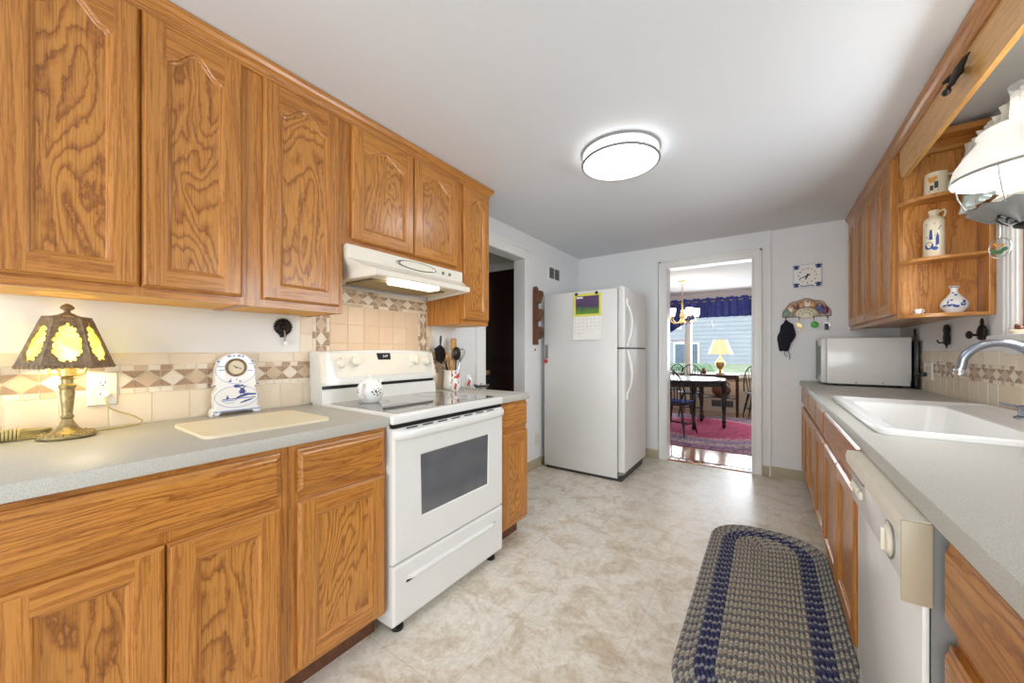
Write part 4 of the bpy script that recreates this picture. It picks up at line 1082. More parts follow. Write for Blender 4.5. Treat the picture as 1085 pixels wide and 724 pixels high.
def outlet(label, P, a, c, w, h, recept=True):
    """wall outlet with two sockets; P maps (along, up, out)"""
    t = thing('electrical_outlet', label, 'outlet', P(a, c, 0))
    b = B(); q = [(a - w / 2, c - h / 2), (a + w / 2, c - h / 2), (a + w / 2, c + h / 2), (a - w / 2, c + h / 2)]
    A, C = q, offset_poly(q, 0.004)
    for i in range(4): b.face([P(*A[i], 0.001), P(*A[(i + 1) % 4], 0.001), P(*C[(i + 1) % 4], 0.009), P(*C[i], 0.009)])
    b.face([P(*p, 0.009) for p in C]); mk('cover_plate', b, 'bisque', t, smooth=False)
    for dz in (0.020, -0.020):
        b = B(); pl = [(a + 0.0165 * math.cos(k * PI / 10), c + dz + max(-0.013, min(0.013, 0.0165 * math.sin(k * PI / 10)))) for k in range(20)]
        b.face([P(*p, 0.0105) for p in pl]); s_ = mk('socket', b, 'white', t)
        b = B()
        for da in (-0.006, 0.006): b.face([P(a + da - 0.0012, c + dz - 0.002, 0.011), P(a + da + 0.0012, c + dz - 0.002, 0.011), P(a + da + 0.0012, c + dz + 0.007, 0.011), P(a + da - 0.0012, c + dz + 0.007, 0.011)])
        b.face([P(a + 0.003 * math.cos(k), c + dz - 0.007 + 0.003 * math.sin(k), 0.011) for k in [2 * PI * j / 8 for j in range(8)]])
        mk('slots', b, 'black', s_)
    return t
outlet('cream wall outlet behind the lamp with its cord plugged in', lambda a, c, n: (XL + 0.003 + n, a, c), 0.240, 1.052, 0.074, 0.118)
outlet('low white outlet on the left wall by the refrigerator', lambda a, c, n: (XL + n, a, c), 3.215, 0.29, 0.07, 0.115)
t = outlet('cream double-width outlet on the right tile beside the microwave', lambda a, c, n: (XR - 0.003 - n, a, c), 3.575, 1.05, 0.15, 0.118)

# ---- delft clock
y0, y1 = 0.533, 0.711; ym = (y0 + y1) / 2
t = thing('mantel_clock', 'blue-and-white delft mantel clock leaning upright on the left counter', 'clock', (-1.865, ym, CT))
def cp(a, c, n): return (-1.868 + n - (c - CT) * 0.06, a, c)
hw = (y1 - y0) / 2
half = [(hw, 0.0), (hw, 0.022), (hw - 0.012, 0.032), (hw - 0.010, 0.060), (hw - 0.012, 0.095), (hw - 0.022, 0.115), (hw - 0.010, 0.122), (hw - 0.016, 0.135), (hw - 0.018, 0.19), (hw - 0.026, 0.215), (hw - 0.030, 0.232), (hw - 0.050, 0.250), (hw - 0.066, 0.258), (0.0, 0.262)]
out = [(ym + a, CT + 0.0005 + c) for a, c in half] + [(ym - a, CT + 0.0005 + c) for a, c in reversed(half[:-1])]
foot = [(ym - hw * 0.72, CT + 0.0005), (ym - hw * 0.60, CT + 0.014), (ym + hw * 0.60, CT + 0.014), (ym + hw * 0.72, CT + 0.0005)]
out = out + foot
b = B()
rws = [[cp(a, c, n) for a, c in p] for p, n in ((out, -0.030), (out, 0.004), (offset_poly(out, 0.004), 0.009))]
V = b.grid(rws, closed_u=True); b.cap(V[0]); b.cap(V[-1]); mk('body', b, 'porcelain', t, smooth=False)
def decal(parent, name, polys, m, P, n):
    b = B()
    for p in polys: b.face([P(a, c, n) for a, c in p])
    return mk(name, b, m, parent, smooth=False)
def ell(cx, cy, rx, ry, k=20): return [(cx + rx * math.cos(2 * PI * i / k), cy + ry * math.sin(2 * PI * i / k)) for i in range(k)]
def ringpolys(cx, cy, rx, ry, w, k=40):
    o = ell(cx, cy, rx, ry, k); i = ell(cx, cy, rx - w, ry - w, k)
    return [[o[j], o[(j + 1) % k], i[(j + 1) % k], i[j]] for j in range(k)]
b = B(); fc = cp(ym - 0.002, CT + 0.200, 0.009); b.lathe(fc, [(0.038, 0.0), (0.039, 0.006), (0.036, 0.010), (0.030, 0.008), (0.029, 0.004)], 32, 'X', cap1=False); mk('bezel', b, 'bronze', t)
b = B(); b.lathe(fc, [(0.030, 0.0), (0.030, 0.0042), (0.001, 0.0042)], 32, 'X'); f = mk('dial', b, 'stoneware', t)
b = B()
for ang, ln in ((PI / 2 + 0.9, 0.014), (-0.3, 0.020)):
    dx, dz = math.cos(ang), math.sin(ang); b.tube([(fc[0] + 0.0055, fc[1], fc[2]), (fc[0] + 0.0055, fc[1] + dx * ln, fc[2] + dz * ln)], 0.0012, 6)
b.ball((fc[0] + 0.0055, fc[1], fc[2]), 0.003, 8); mk('hands', b, 'iron', f)
Z = lambda z: CT + z
sky = [[(ym - 0.052, Z(0.066)), (ym + 0.07, Z(0.066)), (ym + 0.07, Z(0.069)), (ym - 0.052, Z(0.069))],
       [(ym - 0.012, Z(0.066)), (ym + 0.01, Z(0.080)), (ym + 0.035, Z(0.088)), (ym + 0.07, Z(0.084)), (ym + 0.072, Z(0.078)), (ym + 0.04, Z(0.078)), (ym + 0.02, Z(0.072))],
       [(ym + 0.008, Z(0.086)), (ym + 0.030, Z(0.086)), (ym + 0.026, Z(0.108)), (ym + 0.012, Z(0.108))],
       [(ym + 0.003, Z(0.118)), (ym + 0.006, Z(0.121)), (ym + 0.034, Z(0.096)), (ym + 0.031, Z(0.093))], [(ym + 0.005, Z(0.095)), (ym + 0.008, Z(0.092)), (ym + 0.034, Z(0.118)), (ym + 0.031, Z(0.121))],
       [(ym - 0.040, Z(0.069)), (ym - 0.030, Z(0.069)), (ym - 0.034, Z(0.086))], [(ym + 0.01, Z(0.045)), (ym + 0.05, Z(0.056)), (ym + 0.062, Z(0.064)), (ym + 0.03, Z(0.058)), (ym + 0.012, Z(0.05))]]
pn = decal(t, 'painted_landscape', sky, 'blue', cp, 0.0098)
decal(t, 'painted_border', ringpolys(ym, Z(0.075), 0.080, 0.046, 0.0022) + ringpolys(ym, Z(0.190), 0.074, 0.060, 0.0018), 'paleblue', cp, 0.0096)
decal(t, 'painted_water', [[(ym - 0.055, Z(0.058)), (ym + 0.0, Z(0.060)), (ym + 0.0, Z(0.064)), (ym - 0.055, Z(0.064))], [(ym - 0.045, Z(0.050)), (ym - 0.01, Z(0.050)), (ym - 0.01, Z(0.052)), (ym - 0.045, Z(0.052))]] +
      [ell(ym + a, Z(c), 0.012, 0.003, 10) for a, c in ((-0.055, 0.205), (-0.053, 0.190), (0.054, 0.215), (0.05, 0.185), (0.0, 0.125))], 'paleblue', cp, 0.0097)
decal(t, 'painted_flourish', [ell(ym + a, Z(c), r, r * 0.6, 10) for a, c, r in ((-0.025, 0.248, 0.008), (-0.008, 0.250, 0.006), (0.010, 0.250, 0.008), (0.024, 0.247, 0.006), (-0.024, 0.142, 0.006), (0.012, 0.140, 0.005), (-0.022, 0.150, 0.003), (0.0, 0.148, 0.003), (-0.064, 0.226, 0.006), (0.060, 0.226, 0.006), (-0.078, 0.126, 0.005), (0.078, 0.126, 0.005), (-0.083, 0.008, 0.004), (0.0, 0.120, 0.012), (0.018, 0.121, 0.008))], 'blue', cp, 0.0099)
b = B(); b.box(cp(0, CT, 0.009)[0] - 0.002, cp(0, CT, 0.009)[0] + 0.002, y0 + 0.004, y1 - 0.004, CT + 0.016, CT + 0.020); mk('base_line', b, 'paleblue', t)

# ---- cutting board
b = B(); b.prism(rrect(-1.735, -1.395, 0.385, 0.778, 0.03, 6), 'Z', CT + 0.0005, CT + 0.010)
tag(mk('cutting_board', b, 'board', origin=(-1.56, 0.58, CT), smooth=False), 'flat cream cutting board lying in front of the delft clock', 'cutting board')

# ---- teapot on the cooktop
tx, ty, tz = -1.664, 1.128, 0.9236
t = thing('teapot', 'small round white teapot with dark blossoms on the cooktop', 'teapot', (tx, ty, tz))
b = B(); b.lathe((tx, ty, tz), [(0.040, 0.0003), (0.044, 0.004), (0.058, 0.024), (0.065, 0.050), (0.062, 0.078), (0.050, 0.098), (0.036, 0.106), (0.034, 0.104)], 36)
def cdir(a): return Vector((math.cos(a), math.sin(a), 0))
mk('body', b, 'porcelain', t)
ca = math.atan2(-ty, -tx)                    # towards the viewer
b = B(); b.lathe((tx, ty, tz + 0.104), [(0.036, 0), (0.033, 0.008), (0.018, 0.014), (0.006, 0.017), (0.006, 0.022), (0.010, 0.027), (0.010, 0.032), (0.003, 0.036)], 28); mk('lid', b, 'porcelain', t)
hd = cdir(ca - 0.50); b = B(); c0 = Vector((tx, ty, tz))
b.tube([tuple(c0 + hd * r + Vector((0, 0, z))) for r, z in ((0.050, 0.096), (0.075, 0.100), (0.092, 0.082), (0.094, 0.056), (0.082, 0.032), (0.058, 0.022))], 0.0065, 10); mk('handle', b, 'porcelain', t)
sd = -hd; b = B()
b.tube([tuple(c0 + sd * r + Vector((0, 0, z))) for r, z in ((0.052, 0.040), (0.080, 0.058), (0.094, 0.086), (0.112, 0.104))], [0.017, 0.013, 0.009, 0.0075], 12); mk('spout', b, 'porcelain', t)
b = B()
def onpot(a, z, r): 
    for (r0, z0), (r1, z1) in zip([(0.044, 0.004), (0.058, 0.024), (0.065, 0.050), (0.062, 0.078), (0.050, 0.098)], [(0.058, 0.024), (0.065, 0.050), (0.062, 0.078), (0.050, 0.098), (0.036, 0.106)]):
        if z0 <= z <= z1: R = r0 + (r1 - r0) * (z - z0) / (z1 - z0)
    b.ball((tx + R * math.cos(a), ty + R * math.sin(a), tz + z), r, 6)
for da, z, r in ((0.14, 0.058, 0.004), (0.20, 0.056, 0.003), (0.30, 0.045, 0.004), (0.42, 0.060, 0.0045), (0.50, 0.054, 0.004), (0.46, 0.066, 0.003), (0.60, 0.040, 0.004), (0.70, 0.060, 0.0035), (0.66, 0.074, 0.003), (0.82, 0.05, 0.004), (0.3, 0.070, 0.0025), (0.62, 0.088, 0.0025), (0.9, 0.066, 0.0035), (-1.05, 0.055, 0.004), (-1.15, 0.065, 0.003)):
    onpot(ca + da, z, r)
mk('painted_blossoms', b, 'black', t)

# ---- utensil crock and its tools, shakers, glass dish
ux, uy = -1.835, 1.900
def roses(parent, cx, cy, z, R, s, a0):
    b = B(); b.m = 0
    for k, (da, dz, r) in enumerate(((0, 0, 0.010), (0.22, 0.012, 0.008), (-0.22, -0.010, 0.008), (0.1, -0.018, 0.006))):
        b.ball((cx + (R - 0.001 * s) * math.cos(a0 + da * s), cy + (R - 0.001 * s) * math.sin(a0 + da * s), z + dz * s), r * s * 1.35, 8, (0.9, 0.9, 1))
    b.m = 1
    for da, dz in ((0.35, 0.022), (-0.3, 0.018), (-0.4, -0.022), (0.28, -0.022), (0.0, 0.030), (0.05, -0.034)):
        b.ball((cx + (R - 0.001 * s) * math.cos(a0 + da * s), cy + (R - 0.001 * s) * math.sin(a0 + da * s), z + dz * s), 0.006 * s, 6, (0.6, 0.7, 1.2))
    mk('painted_roses', b, ['rose', 'rosedk'], parent)
t = thing('utensil_crock', 'white crock painted with red roses full of kitchen utensils', 'crock', (ux, uy, CT))
b = B(); b.lathe((ux, uy, CT), [(0.055, 0.0005), (0.062, 0.010), (0.064, 0.03), (0.060, 0.062), (0.058, 0.095), (0.059, 0.128), (0.061, 0.134), (0.056, 0.134), (0.053, 0.125), (0.053, 0.012)], 32, cap1=True); mk('pot', b, 'porcelain', t)
av = math.atan2(-uy, -ux)
roses(t, ux, uy, CT + 0.078, 0.0600, 1.35, av + 0.42)
def tilt(x0, y0, dx, dy, h0, h1):            # a point along a leaning tool
    return lambda f, ox=0, oy=0: (x0 + dx * f + ox, y0 + dy * f + oy, h0 + (h1 - h0) * f)
zr = CT + 0.02
h = tilt(ux - 0.012, uy + 0.000, -0.012, -0.090, zr, CT + 0.335)
t = thing('spatula', 'black slotted spatula leaning left in the utensil crock', 'spatula', h(0), 'utensils in the crock')
b = B(); b.tube([h(0), h(0.45), h(0.55)], [0.005, 0.006, 0.004], 8); mk('handle', b, 'black', t)
b = B(); cxp = h(0.75); b.prism([(uy - 0.135, CT + 0.205), (uy - 0.150, CT + 0.285), (uy - 0.095, CT + 0.315), (uy - 0.055, CT + 0.285), (uy - 0.040, CT + 0.225), (uy - 0.085, CT + 0.180)], 'X', cxp[0] - 0.002, cxp[0] + 0.002); mk('blade', b, 'black', t)
b = B(); b.tube([(cxp[0], uy - 0.094, CT + 0.31), (cxp[0], uy - 0.092, CT + 0.345), (cxp[0], uy - 0.09, CT + 0.375)], [0.006, 0.008, 0.006], 8); mk('hanging_tip', b, 'black', t)
h = tilt(ux + 0.025, uy - 0.004, 0.010, 0.012, zr, CT + 0.25)
t = thing('ladle', 'black ladle with a round bowl standing in the utensil crock', 'ladle', h(0), 'utensils in the crock')
b = B(); b.tube([h(0), h(0.5), h(0.9)], [0.004, 0.005, 0.005], 8); mk('handle', b, 'black', t)
b = B(); b.ball(h(1.0), 0.042, 14, (0.45, 0.95, 1.15)); mk('bowl', b, 'black', t)
h = tilt(ux - 0.02, uy + 0.018, 0.0, 0.016, zr, CT + 0.36)
t = thing('rolling_pin', 'light wooden rolling pin end sticking up in the utensil crock', 'rolling pin', h(0), 'utensils in the crock')
b = B(); b.tube([h(0), h(0.74), h(0.76), h(0.80), h(0.90), h(0.985), h(1.0)], [0.014, 0.014, 0.020, 0.023, 0.022, 0.022, 0.015], 12); mk('barrel', b, 'woodlt', t)
h = tilt(ux + 0.008, uy + 0.006, 0.004, 0.092, zr, CT + 0.285)
t = thing('whisk', 'steel wire whisk leaning right from the utensil crock', 'whisk', h(0), 'utensils in the crock')
b = B(); b.tube([h(0), h(0.62)], 0.006, 8); mk('handle', b, 'nickel', t)
b = B()
for k in range(3):
    a = PI * k / 3; p = []
    for i in range(15):
        f = i / 14; w_ = 0.026 * math.sin(PI * f) ; q = h(0.6 + 0.4 * math.sin(PI * f / 1.0) if 0 else 0.6 + 0.4 * (1 - abs(2 * f - 1) ** 2)); s_ = 1 if f > 0.5 else -1
        ww = 0.024 * math.sin(2 * PI * f) ; p.append((q[0] + ww * math.cos(a), q[1] + ww * math.sin(a) * 0.9, q[2] - ww * math.sin(a) * 0.3))
    b.tube(p, 0.0022, 6)
mk('wires', b, 'nickel', t)
for k, (dx, dy, ex, ey, zt_) in enumerate(((-0.01, -0.005, -0.005, -0.055, 0.25), (0.012, -0.036, 0.010, -0.012, 0.20))):
    h = tilt(ux + dx + 0.02, uy + dy, ex, ey, zr, CT + zt_)
    t = thing('wooden_spoon', ['thin wooden spoon leaning left beside the black spatula', 'short wooden spoon between the spatula and the ladle'][k], 'spoon', h(0), 'utensils in the crock')
    b = B(); b.tube([h(0), h(0.8)], 0.005, 8); mk('handle', b, 'woodlt', t)
    b = B(); b.ball(h(0.9), 0.018, 10, (0.4, 0.9, 1.4)); mk('bowl', b, 'woodlt', t)
for k, (x, y, s, lb) in enumerate(((-1.745, 1.835, 0.85, 'small white shaker with a painted rose in front of the crock'), (-1.80, 2.035, 1.0, 'white shaker with a painted rose to the far side of the crock'))):
    t = thing('shaker', lb, 'shaker', (x, y, CT), 'rose shakers by the crock')
    b = B(); b.lathe((x, y, CT), [(0.026 * s, 0.0005), (0.029 * s, 0.006), (0.028 * s, 0.05 * s), (0.022 * s, 0.068 * s), (0.022 * s, 0.08 * s)], 20); mk('body', b, 'porcelain', t)
    b = B(); b.lathe((x, y, CT + 0.08 * s), [(0.023 * s, 0), (0.024 * s, 0.008 * s), (0.016 * s, 0.018 * s), (0.004 * s, 0.021 * s)], 20); mk('cap', b, 'porcelain', t)
    roses(t, x, y, CT + 0.036 * s, 0.0285 * s, 0.85 * s, math.atan2(-y, -x) + 0.1)
b = B(); x, y = -1.70, 2.06; b.lathe((x, y, CT), [(0.035, 0.0005), (0.045, 0.004), (0.058, 0.022), (0.060, 0.026), (0.055, 0.024), (0.042, 0.008), (0.030, 0.005)], 24); b.ball((x, y, CT + 0.025), 0.012, 8)
tag(mk('glass_dish', b, 'clearglass', origin=(x, y, CT)), 'small clear glass dish at the end of the short counter', 'dish')

# ================================================================ ON THE WALLS
# ---- rosette hook on the left wall
t = thing('wall_hook', 'dark rosette wall hook with a pale glass drop above the left backsplash', 'wall hook', (XL, 0.825, 1.29))
b = B(); b.lathe((XL + 0.001, 0.826, 1.300), [(0.036, 0), (0.036, 0.006), (0.026, 0.012), (0.016, 0.010), (0.012, 0.018), (0.004, 0.022)], 28, 'X')
for k in range(18): a = 2 * PI * k / 18; b.ball((XL + 0.006, 0.826 + 0.036 * math.cos(a), 1.300 + 0.036 * math.sin(a)), 0.0065, 7)
b.prism([(0.805, 1.275), (0.847, 1.275), (0.838, 1.250), (0.814, 1.250)], 'X', XL + 0.001, XL + 0.008); mk('rosette', b, 'iron', t)
b = B(); b.tube([(XL + 0.012, 0.827, 1.285), (XL + 0.022, 0.827, 1.262), (XL + 0.020, 0.827, 1.240), (XL + 0.012, 0.827, 1.230)], 0.004, 8); mk('hook', b, 'nickel', t)
b = B(); b.ball((XL + 0.018, 0.832, 1.222), 0.011, 12, (0.8, 0.9, 1.2)); mk('drop', b, 'porcelain', t)

# ---- air vent
t = thing('air_vent', 'small white double air vent high on the left wall by the corner', 'vent', (XL, 3.565, 2.0))
b = B(); b.box(XL + 0.001, XL + 0.007, 3.435, 3.70, 1.945, 2.100, 0.002); mk('frame', b, 'trimwhite', t)
for y0_, y1_ in ((3.458, 3.558), (3.580, 3.680)):
    b = B(); b.box(XL + 0.0072, XL + 0.009, y0_, y1_, 1.966, 2.080); g_ = mk('grille', b, 'dgrey', t)
    b = B()
    for k in range(5): b.box(XL + 0.009, XL + 0.0125, y0_, y1_, 1.975 + k * 0.022, 1.981 + k * 0.022)
    mk('louvers', b, 'mgrey', g_)

# ---- rustic wooden pocket rack
t = thing('letter_rack', 'brown wooden wall rack with three stacked pockets by the refrigerator', 'letter rack', (XL, 3.16, 1.24))
b = B(); b.prism([(3.125, 1.245)] + [(3.205, 1.245), (3.205, 1.79)] + arc(3.165, 1.79, 0.04, 0, PI, 8)[1:-1] + [(3.125, 1.79)], 'X', XL + 0.001, XL + 0.022); mk('backboard', b, 'rustic', t)
for z in (1.655, 1.475, 1.295):
    b = B(); b.prism([(XL + 0.0225, z), (XL + 0.055, z + 0.01), (XL + 0.085, z + 0.09), (XL + 0.078, z + 0.125), (XL + 0.0225, z + 0.135)], 'Y', 3.13, 3.20); mk('pocket', b, 'rustic', t)
b = B(); b.tube([(XL + 0.085 + 0.002 , 3.165 + 0.022 * math.cos(a), 1.345 + 0.03 * math.sin(a)) for a in [2 * PI * k / 18 for k in range(18)]], 0.005, 7, closed=True)
tag(mk('ring_ornament', b, 'dgrey', origin=(XL + 0.087, 3.165, 1.345)), 'dark ring hung on the lowest pocket of the wooden rack', 'ring')
b = B(); b.prism([(3.135, 1.238), (3.185, 1.238), (3.200, 1.145), (3.165, 1.075)], 'X', XL + 0.002, XL + 0.006); nt = mk('paper_tag', b, 'paper', origin=(XL, 3.16, 1.1))
tag(nt, 'white paper tag hanging below the wooden pocket rack', 'paper')
b = B(); b.lathe((XL + 0.006, 3.165, 1.195), [(0.012, 0.0002), (0.012, 0.003), (0.006, 0.005)], 14, 'X'); mk('rosette', b, 'rosedk', nt)
t = thing('magnet_strip', 'grey strip with a red tip stuck on the back edge of the refrigerator', 'magnet strip', (-1.85, FY0, 1.07))
b = B(); b.box(-1.856, -1.822, FY0 - 0.007, FY0 - 0.0005, 1.105, 1.245, 0.002); mk('strip', b, 'mgrey', t)
b = B(); b.lathe((-1.846, FY0 - 0.0005, 1.078), [(0.022, 0), (0.022, -0.008), (0.012, -0.012)], 14, 'Y'); mk('red_tip', b, 'red', t)

# ---- tile clock
t = thing('wall_clock', 'square blue-and-white tile clock on the far wall', 'clock', (0.296, YB, 1.86))
WP = lambda a, c, n: (a, YB - n, c)
cx, cz = 0.296, 1.860
b = B(); q = rrect(cx - 0.105, cx + 0.105, cz - 0.107, cz + 0.107, 0.008, 3)
V = b.grid([[WP(a, c, 0.001) for a, c in q], [WP(a, c, 0.016) for a, c in q], [WP(a, c, 0.020) for a, c in offset_poly(q, 0.004)]], closed_u=True); b.cap(V[0]); b.cap(V[-1]); mk('tile', b, 'porcelain', t, smooth=False)
fl = []
for sx in (-1, 1):
    for sz in (-1, 1):
        fx, fz = cx + sx * 0.078, cz + sz * 0.080
        fl += [ell(fx, fz, 0.012, 0.020, 10), ell(fx - 0.013, fz + 0.007, 0.013, 0.008, 8), ell(fx + 0.013, fz + 0.007, 0.013, 0.008, 8), ell(fx - 0.010, fz - 0.012, 0.010, 0.007, 8), ell(fx + 0.010, fz - 0.011, 0.010, 0.007, 8)]
fl += [ell(cx + dx, cz - 0.090 + 0.003 * math.sin(dx * 90), 0.009, 0.005, 8) for dx in (-0.045, -0.028, -0.011, 0.006, 0.023, 0.040)]
decal(t, 'painted_flowers', fl, 'blue', WP, 0.0206)
q2 = offset_poly(q, 0.005)
decal(t, 'painted_edge', [[q2[i], q2[(i + 1) % len(q2)], offset_poly(q, 0.008)[(i + 1) % len(q2)], offset_poly(q, 0.008)[i]] for i in range(len(q2))], 'paleblue', WP, 0.0206)
for k in range(12):
    a = PI / 2 - (k + 1) * PI / 6
    text('numeral', str(k + 1), 0.024, WP(cx + 0.062 * math.cos(a), cz + 0.064 * math.sin(a), 0.0206), (PI / 2, 0, 0), 'iron', t)
def hand(name, ang, ln, tail, wd, n):
    d = Vector((math.cos(ang), math.sin(ang))); e = Vector((-d.y, d.x)); c0 = Vector((cx, cz))
    b = B(); pts = [c0 - d * tail + e * wd, c0 - d * tail - e * wd, c0 + d * ln - e * wd * 0.5, c0 + d * ln + e * wd * 0.5]
    b.prism([tuple(p) for p in pts], 'Y', YB - n - 0.0015, YB - n); mk(name, b, 'black', t)
hand('hour_hand', PI / 2 - 2 * PI * (6.68 / 12), 0.036, 0.016, 0.0085, 0.0225); hand('minute_hand', PI / 2 - 2 * PI * (41 / 60), 0.058, 0.022, 0.0055, 0.025)

# ---- key rack
t = thing('key_rack', 'painted arched key rack with small figures and four hooks on the far wall', 'key rack', (0.288, YB, 1.49))
kx, kz = 0.288, 1.492
b = B(); ol = [(kx - 0.172, kz), (kx + 0.172, kz)] + [(kx + 0.172 * math.cos(a) ** 1 , kz + 0.012 + 0.148 * math.sin(a) + 0.006 * math.sin(9 * a)) for a in [PI * k / 28 for k in range(29)]]
b.prism(ol, 'Y', YB - 0.012, YB - 0.001); mk('board', b, 'rackboard', t, smooth=False)
b = B(); b.tube([WP(a, c, 0.011) for a, c in ol], 0.0028, 6, closed=True); mk('dark_edge', b, 'brownpaint', t)
decal(t, 'painted_arch', ringpolys(kx, kz + 0.002, 0.098, 0.088, 0.006)[0:20], 'brownpaint', WP, 0.0190)
figs = [(0.0, 0.030, 0.075, 0.050, 'stoneware'), (-0.138, 0.040, 0.026, 0.034, 'celadon'), (-0.108, 0.078, 0.022, 0.030, 'stoneware'), (-0.072, 0.098, 0.026, 0.030, 'brownpaint'), (-0.030, 0.112, 0.026, 0.030, 'skin'), (0.010, 0.118, 0.026, 0.030, 'lace'), (0.050, 0.112, 0.024, 0.028, 'orange'), (0.092, 0.084, 0.030, 0.034, 'bluepaint'), (0.132, 0.050, 0.026, 0.036, 'purple'), (0.108, 0.052, 0.026, 0.03, 'bluepaint')]
for dx, dz, rx, rz, m in figs:
    b = B(); b.ball((kx + dx, YB - 0.012, kz + dz), 1.0, 12, (rx, 0.006, rz)); f = mk('painted_figure', b, m, t)
    if dz > 0.07:
        b = B(); b.ball((kx + dx * 1.04, YB - 0.0155, kz + dz + rz * 0.55), 0.013, 10, (1, 0.55, 1)); mk('face', b, 'skin', f)
decal(t, 'painted_buds', [ell(kx + 0.055 * math.cos(a) * s, kz + 0.010 + 0.055 * math.sin(a) * s, 0.006, 0.005, 8) for s in (1, 0.55) for a in [PI * (k + 0.5) / 6 for k in range(6)]], 'leafgreen', WP, 0.0192)
HK = [kx - 0.148, kx - 0.050, kx + 0.054, kx + 0.146]
for x in HK:
    b = B(); b.tube([(x, YB - 0.013, kz + 0.008), (x, YB - 0.018, kz - 0.004), (x, YB - 0.022, kz - 0.016), (x, YB - 0.030, kz - 0.022), (x, YB - 0.038, kz - 0.016), (x, YB - 0.040, kz - 0.006)], 0.003, 8); mk('hook', b, 'iron', t)
yh = YB - 0.030
x = HK[0]; b = B()
rws = []
for f, w_, d_ in ((0.0, 0.006, 0.004), (0.06, 0.020, 0.010), (0.13, 0.046, 0.016), (0.30, 0.056, 0.018), (0.42, 0.068, 0.018), (0.50, 0.066, 0.018), (0.68, 0.046, 0.014), (0.82, 0.038, 0.010), (0.86, 0.030, 0.004)):
    z = kz - 0.026 - f * 0.33
    rws.append([(x + 0.012 * math.sin(6 * f) + w_ * math.cos(a), yh + d_ * math.sin(a) + 0.002 * math.sin(3 * a), z + 0.004 * math.cos(3 * a)) for a in [2 * PI * k / 14 for k in range(14)]])
V = b.grid(rws, closed_u=True); b.cap(V[0]); b.cap(V[-1])
t2 = thing('cloth_mask', 'black folded cloth mask hanging from the first hook of the key rack', 'mask', (x, yh, kz - 0.3)); mk('cloth', b, 'navycloth', t2)
b = B()
for s in (-1, 1): b.tube([(x + 0.012 * s, yh, kz - 0.30), (x + 0.018 * s + 0.01, yh - 0.004, kz - 0.34), (x + 0.010 * s + 0.02, yh - 0.006, kz - 0.375 - 0.012 * s)], 0.003, 6)
mk('strap', b, 'dgrey', t2)
def keyset(x, label, m, green=False, dark=False):
    t = thing('key_ring', label, 'keys', (x, yh, kz - 0.1), 'key rings on the rack')
    b = B(); b.tube([(x + 0.002 * math.sin(a), yh + 0.014 * math.cos(a) * 0.3, kz - 0.034 + 0.014 * math.sin(a)) for a in [2 * PI * k / 16 for k in range(16)]], 0.0018, 6, closed=True); mk('split_ring', b, 'nickel', t)
    if green:
        b = B(); b.ball((x + 0.004, yh, kz - 0.075), 0.030, 14, (0.95, 0.25, 0.95)); mk('fob', b, 'green', t)
    else:
        for k, (dx, dz) in enumerate(((-0.006, 0), (0.008, -0.012))):
            b = B(); b.lathe((x + dx, yh - 0.004 * k, kz - 0.070 + dz), [(0.015, -0.002), (0.015, 0.002)], 16, 'Y'); b.box(x + dx - 0.004, x + dx + 0.004, yh - 0.004 * k - 0.0015, yh - 0.004 * k + 0.0015, kz - 0.118 + dz, kz - 0.083 + dz, 0.0005); mk('key', b, m, t)
    if dark:
        b = B(); b.box(x - 0.022, x + 0.006, yh - 0.016, yh - 0.006, kz - 0.125, kz - 0.070, 0.004); mk('fob', b, 'black', t)
keyset(HK[1], 'brass keys hanging from the second hook of the key rack', 'brass'); keyset(HK[2], 'round green key fob hanging from the third hook of the key rack', 'brass', green=True); keyset(HK[3], 'keys with a black fob on the hook nearest the microwave', 'nickel', dark=True)

# ---- cast iron hooks on the right wall
t = thing('wall_hook', 'slim dark cast-iron figure hook between the microwave and the window', 'wall hook', (XR, 3.25, 1.27), 'cast-iron hooks')
b = B(); b.lathe((XR - 0.014, 3.25, 1.215), [(0.006, -0.015), (0.008, 0.0), (0.026, 0.012), (0.030, 0.045), (0.024, 0.075), (0.030, 0.095), (0.022, 0.118), (0.008, 0.126)], 16, sx=0.45); mk('figure', b, 'iron', t)
b = B(); b.tube([(XR - 0.020, 3.25, 1.235), (XR - 0.045, 3.25, 1.232), (XR - 0.052, 3.25, 1.250)], 0.005, 8); mk('hook', b, 'iron', t)
t = thing('wall_hook', 'dark cast-iron figure hook with a round knob beside the window trim', 'wall hook', (XR, 2.82, 1.28), 'cast-iron hooks')
b = B(); b.lathe((XR - 0.018, 2.80, 1.240), [(0.012, -0.004), (0.030, 0.004), (0.036, 0.040), (0.026, 0.062), (0.012, 0.074), (0.014, 0.088), (0.010, 0.100), (0.003, 0.106)], 16, sx=0.45); mk('figure', b, 'iron', t)
b = B(); b.tube([(XR - 0.022, 2.80, 1.262), (XR - 0.050, 2.806, 1.264)], 0.006, 8); b.lathe((XR - 0.048, 2.806, 1.264), [(0.012, 0.0), (0.020, -0.006), (0.020, -0.014), (0.010, -0.020)], 16, 'X'); mk('knob', b, 'iron', t)
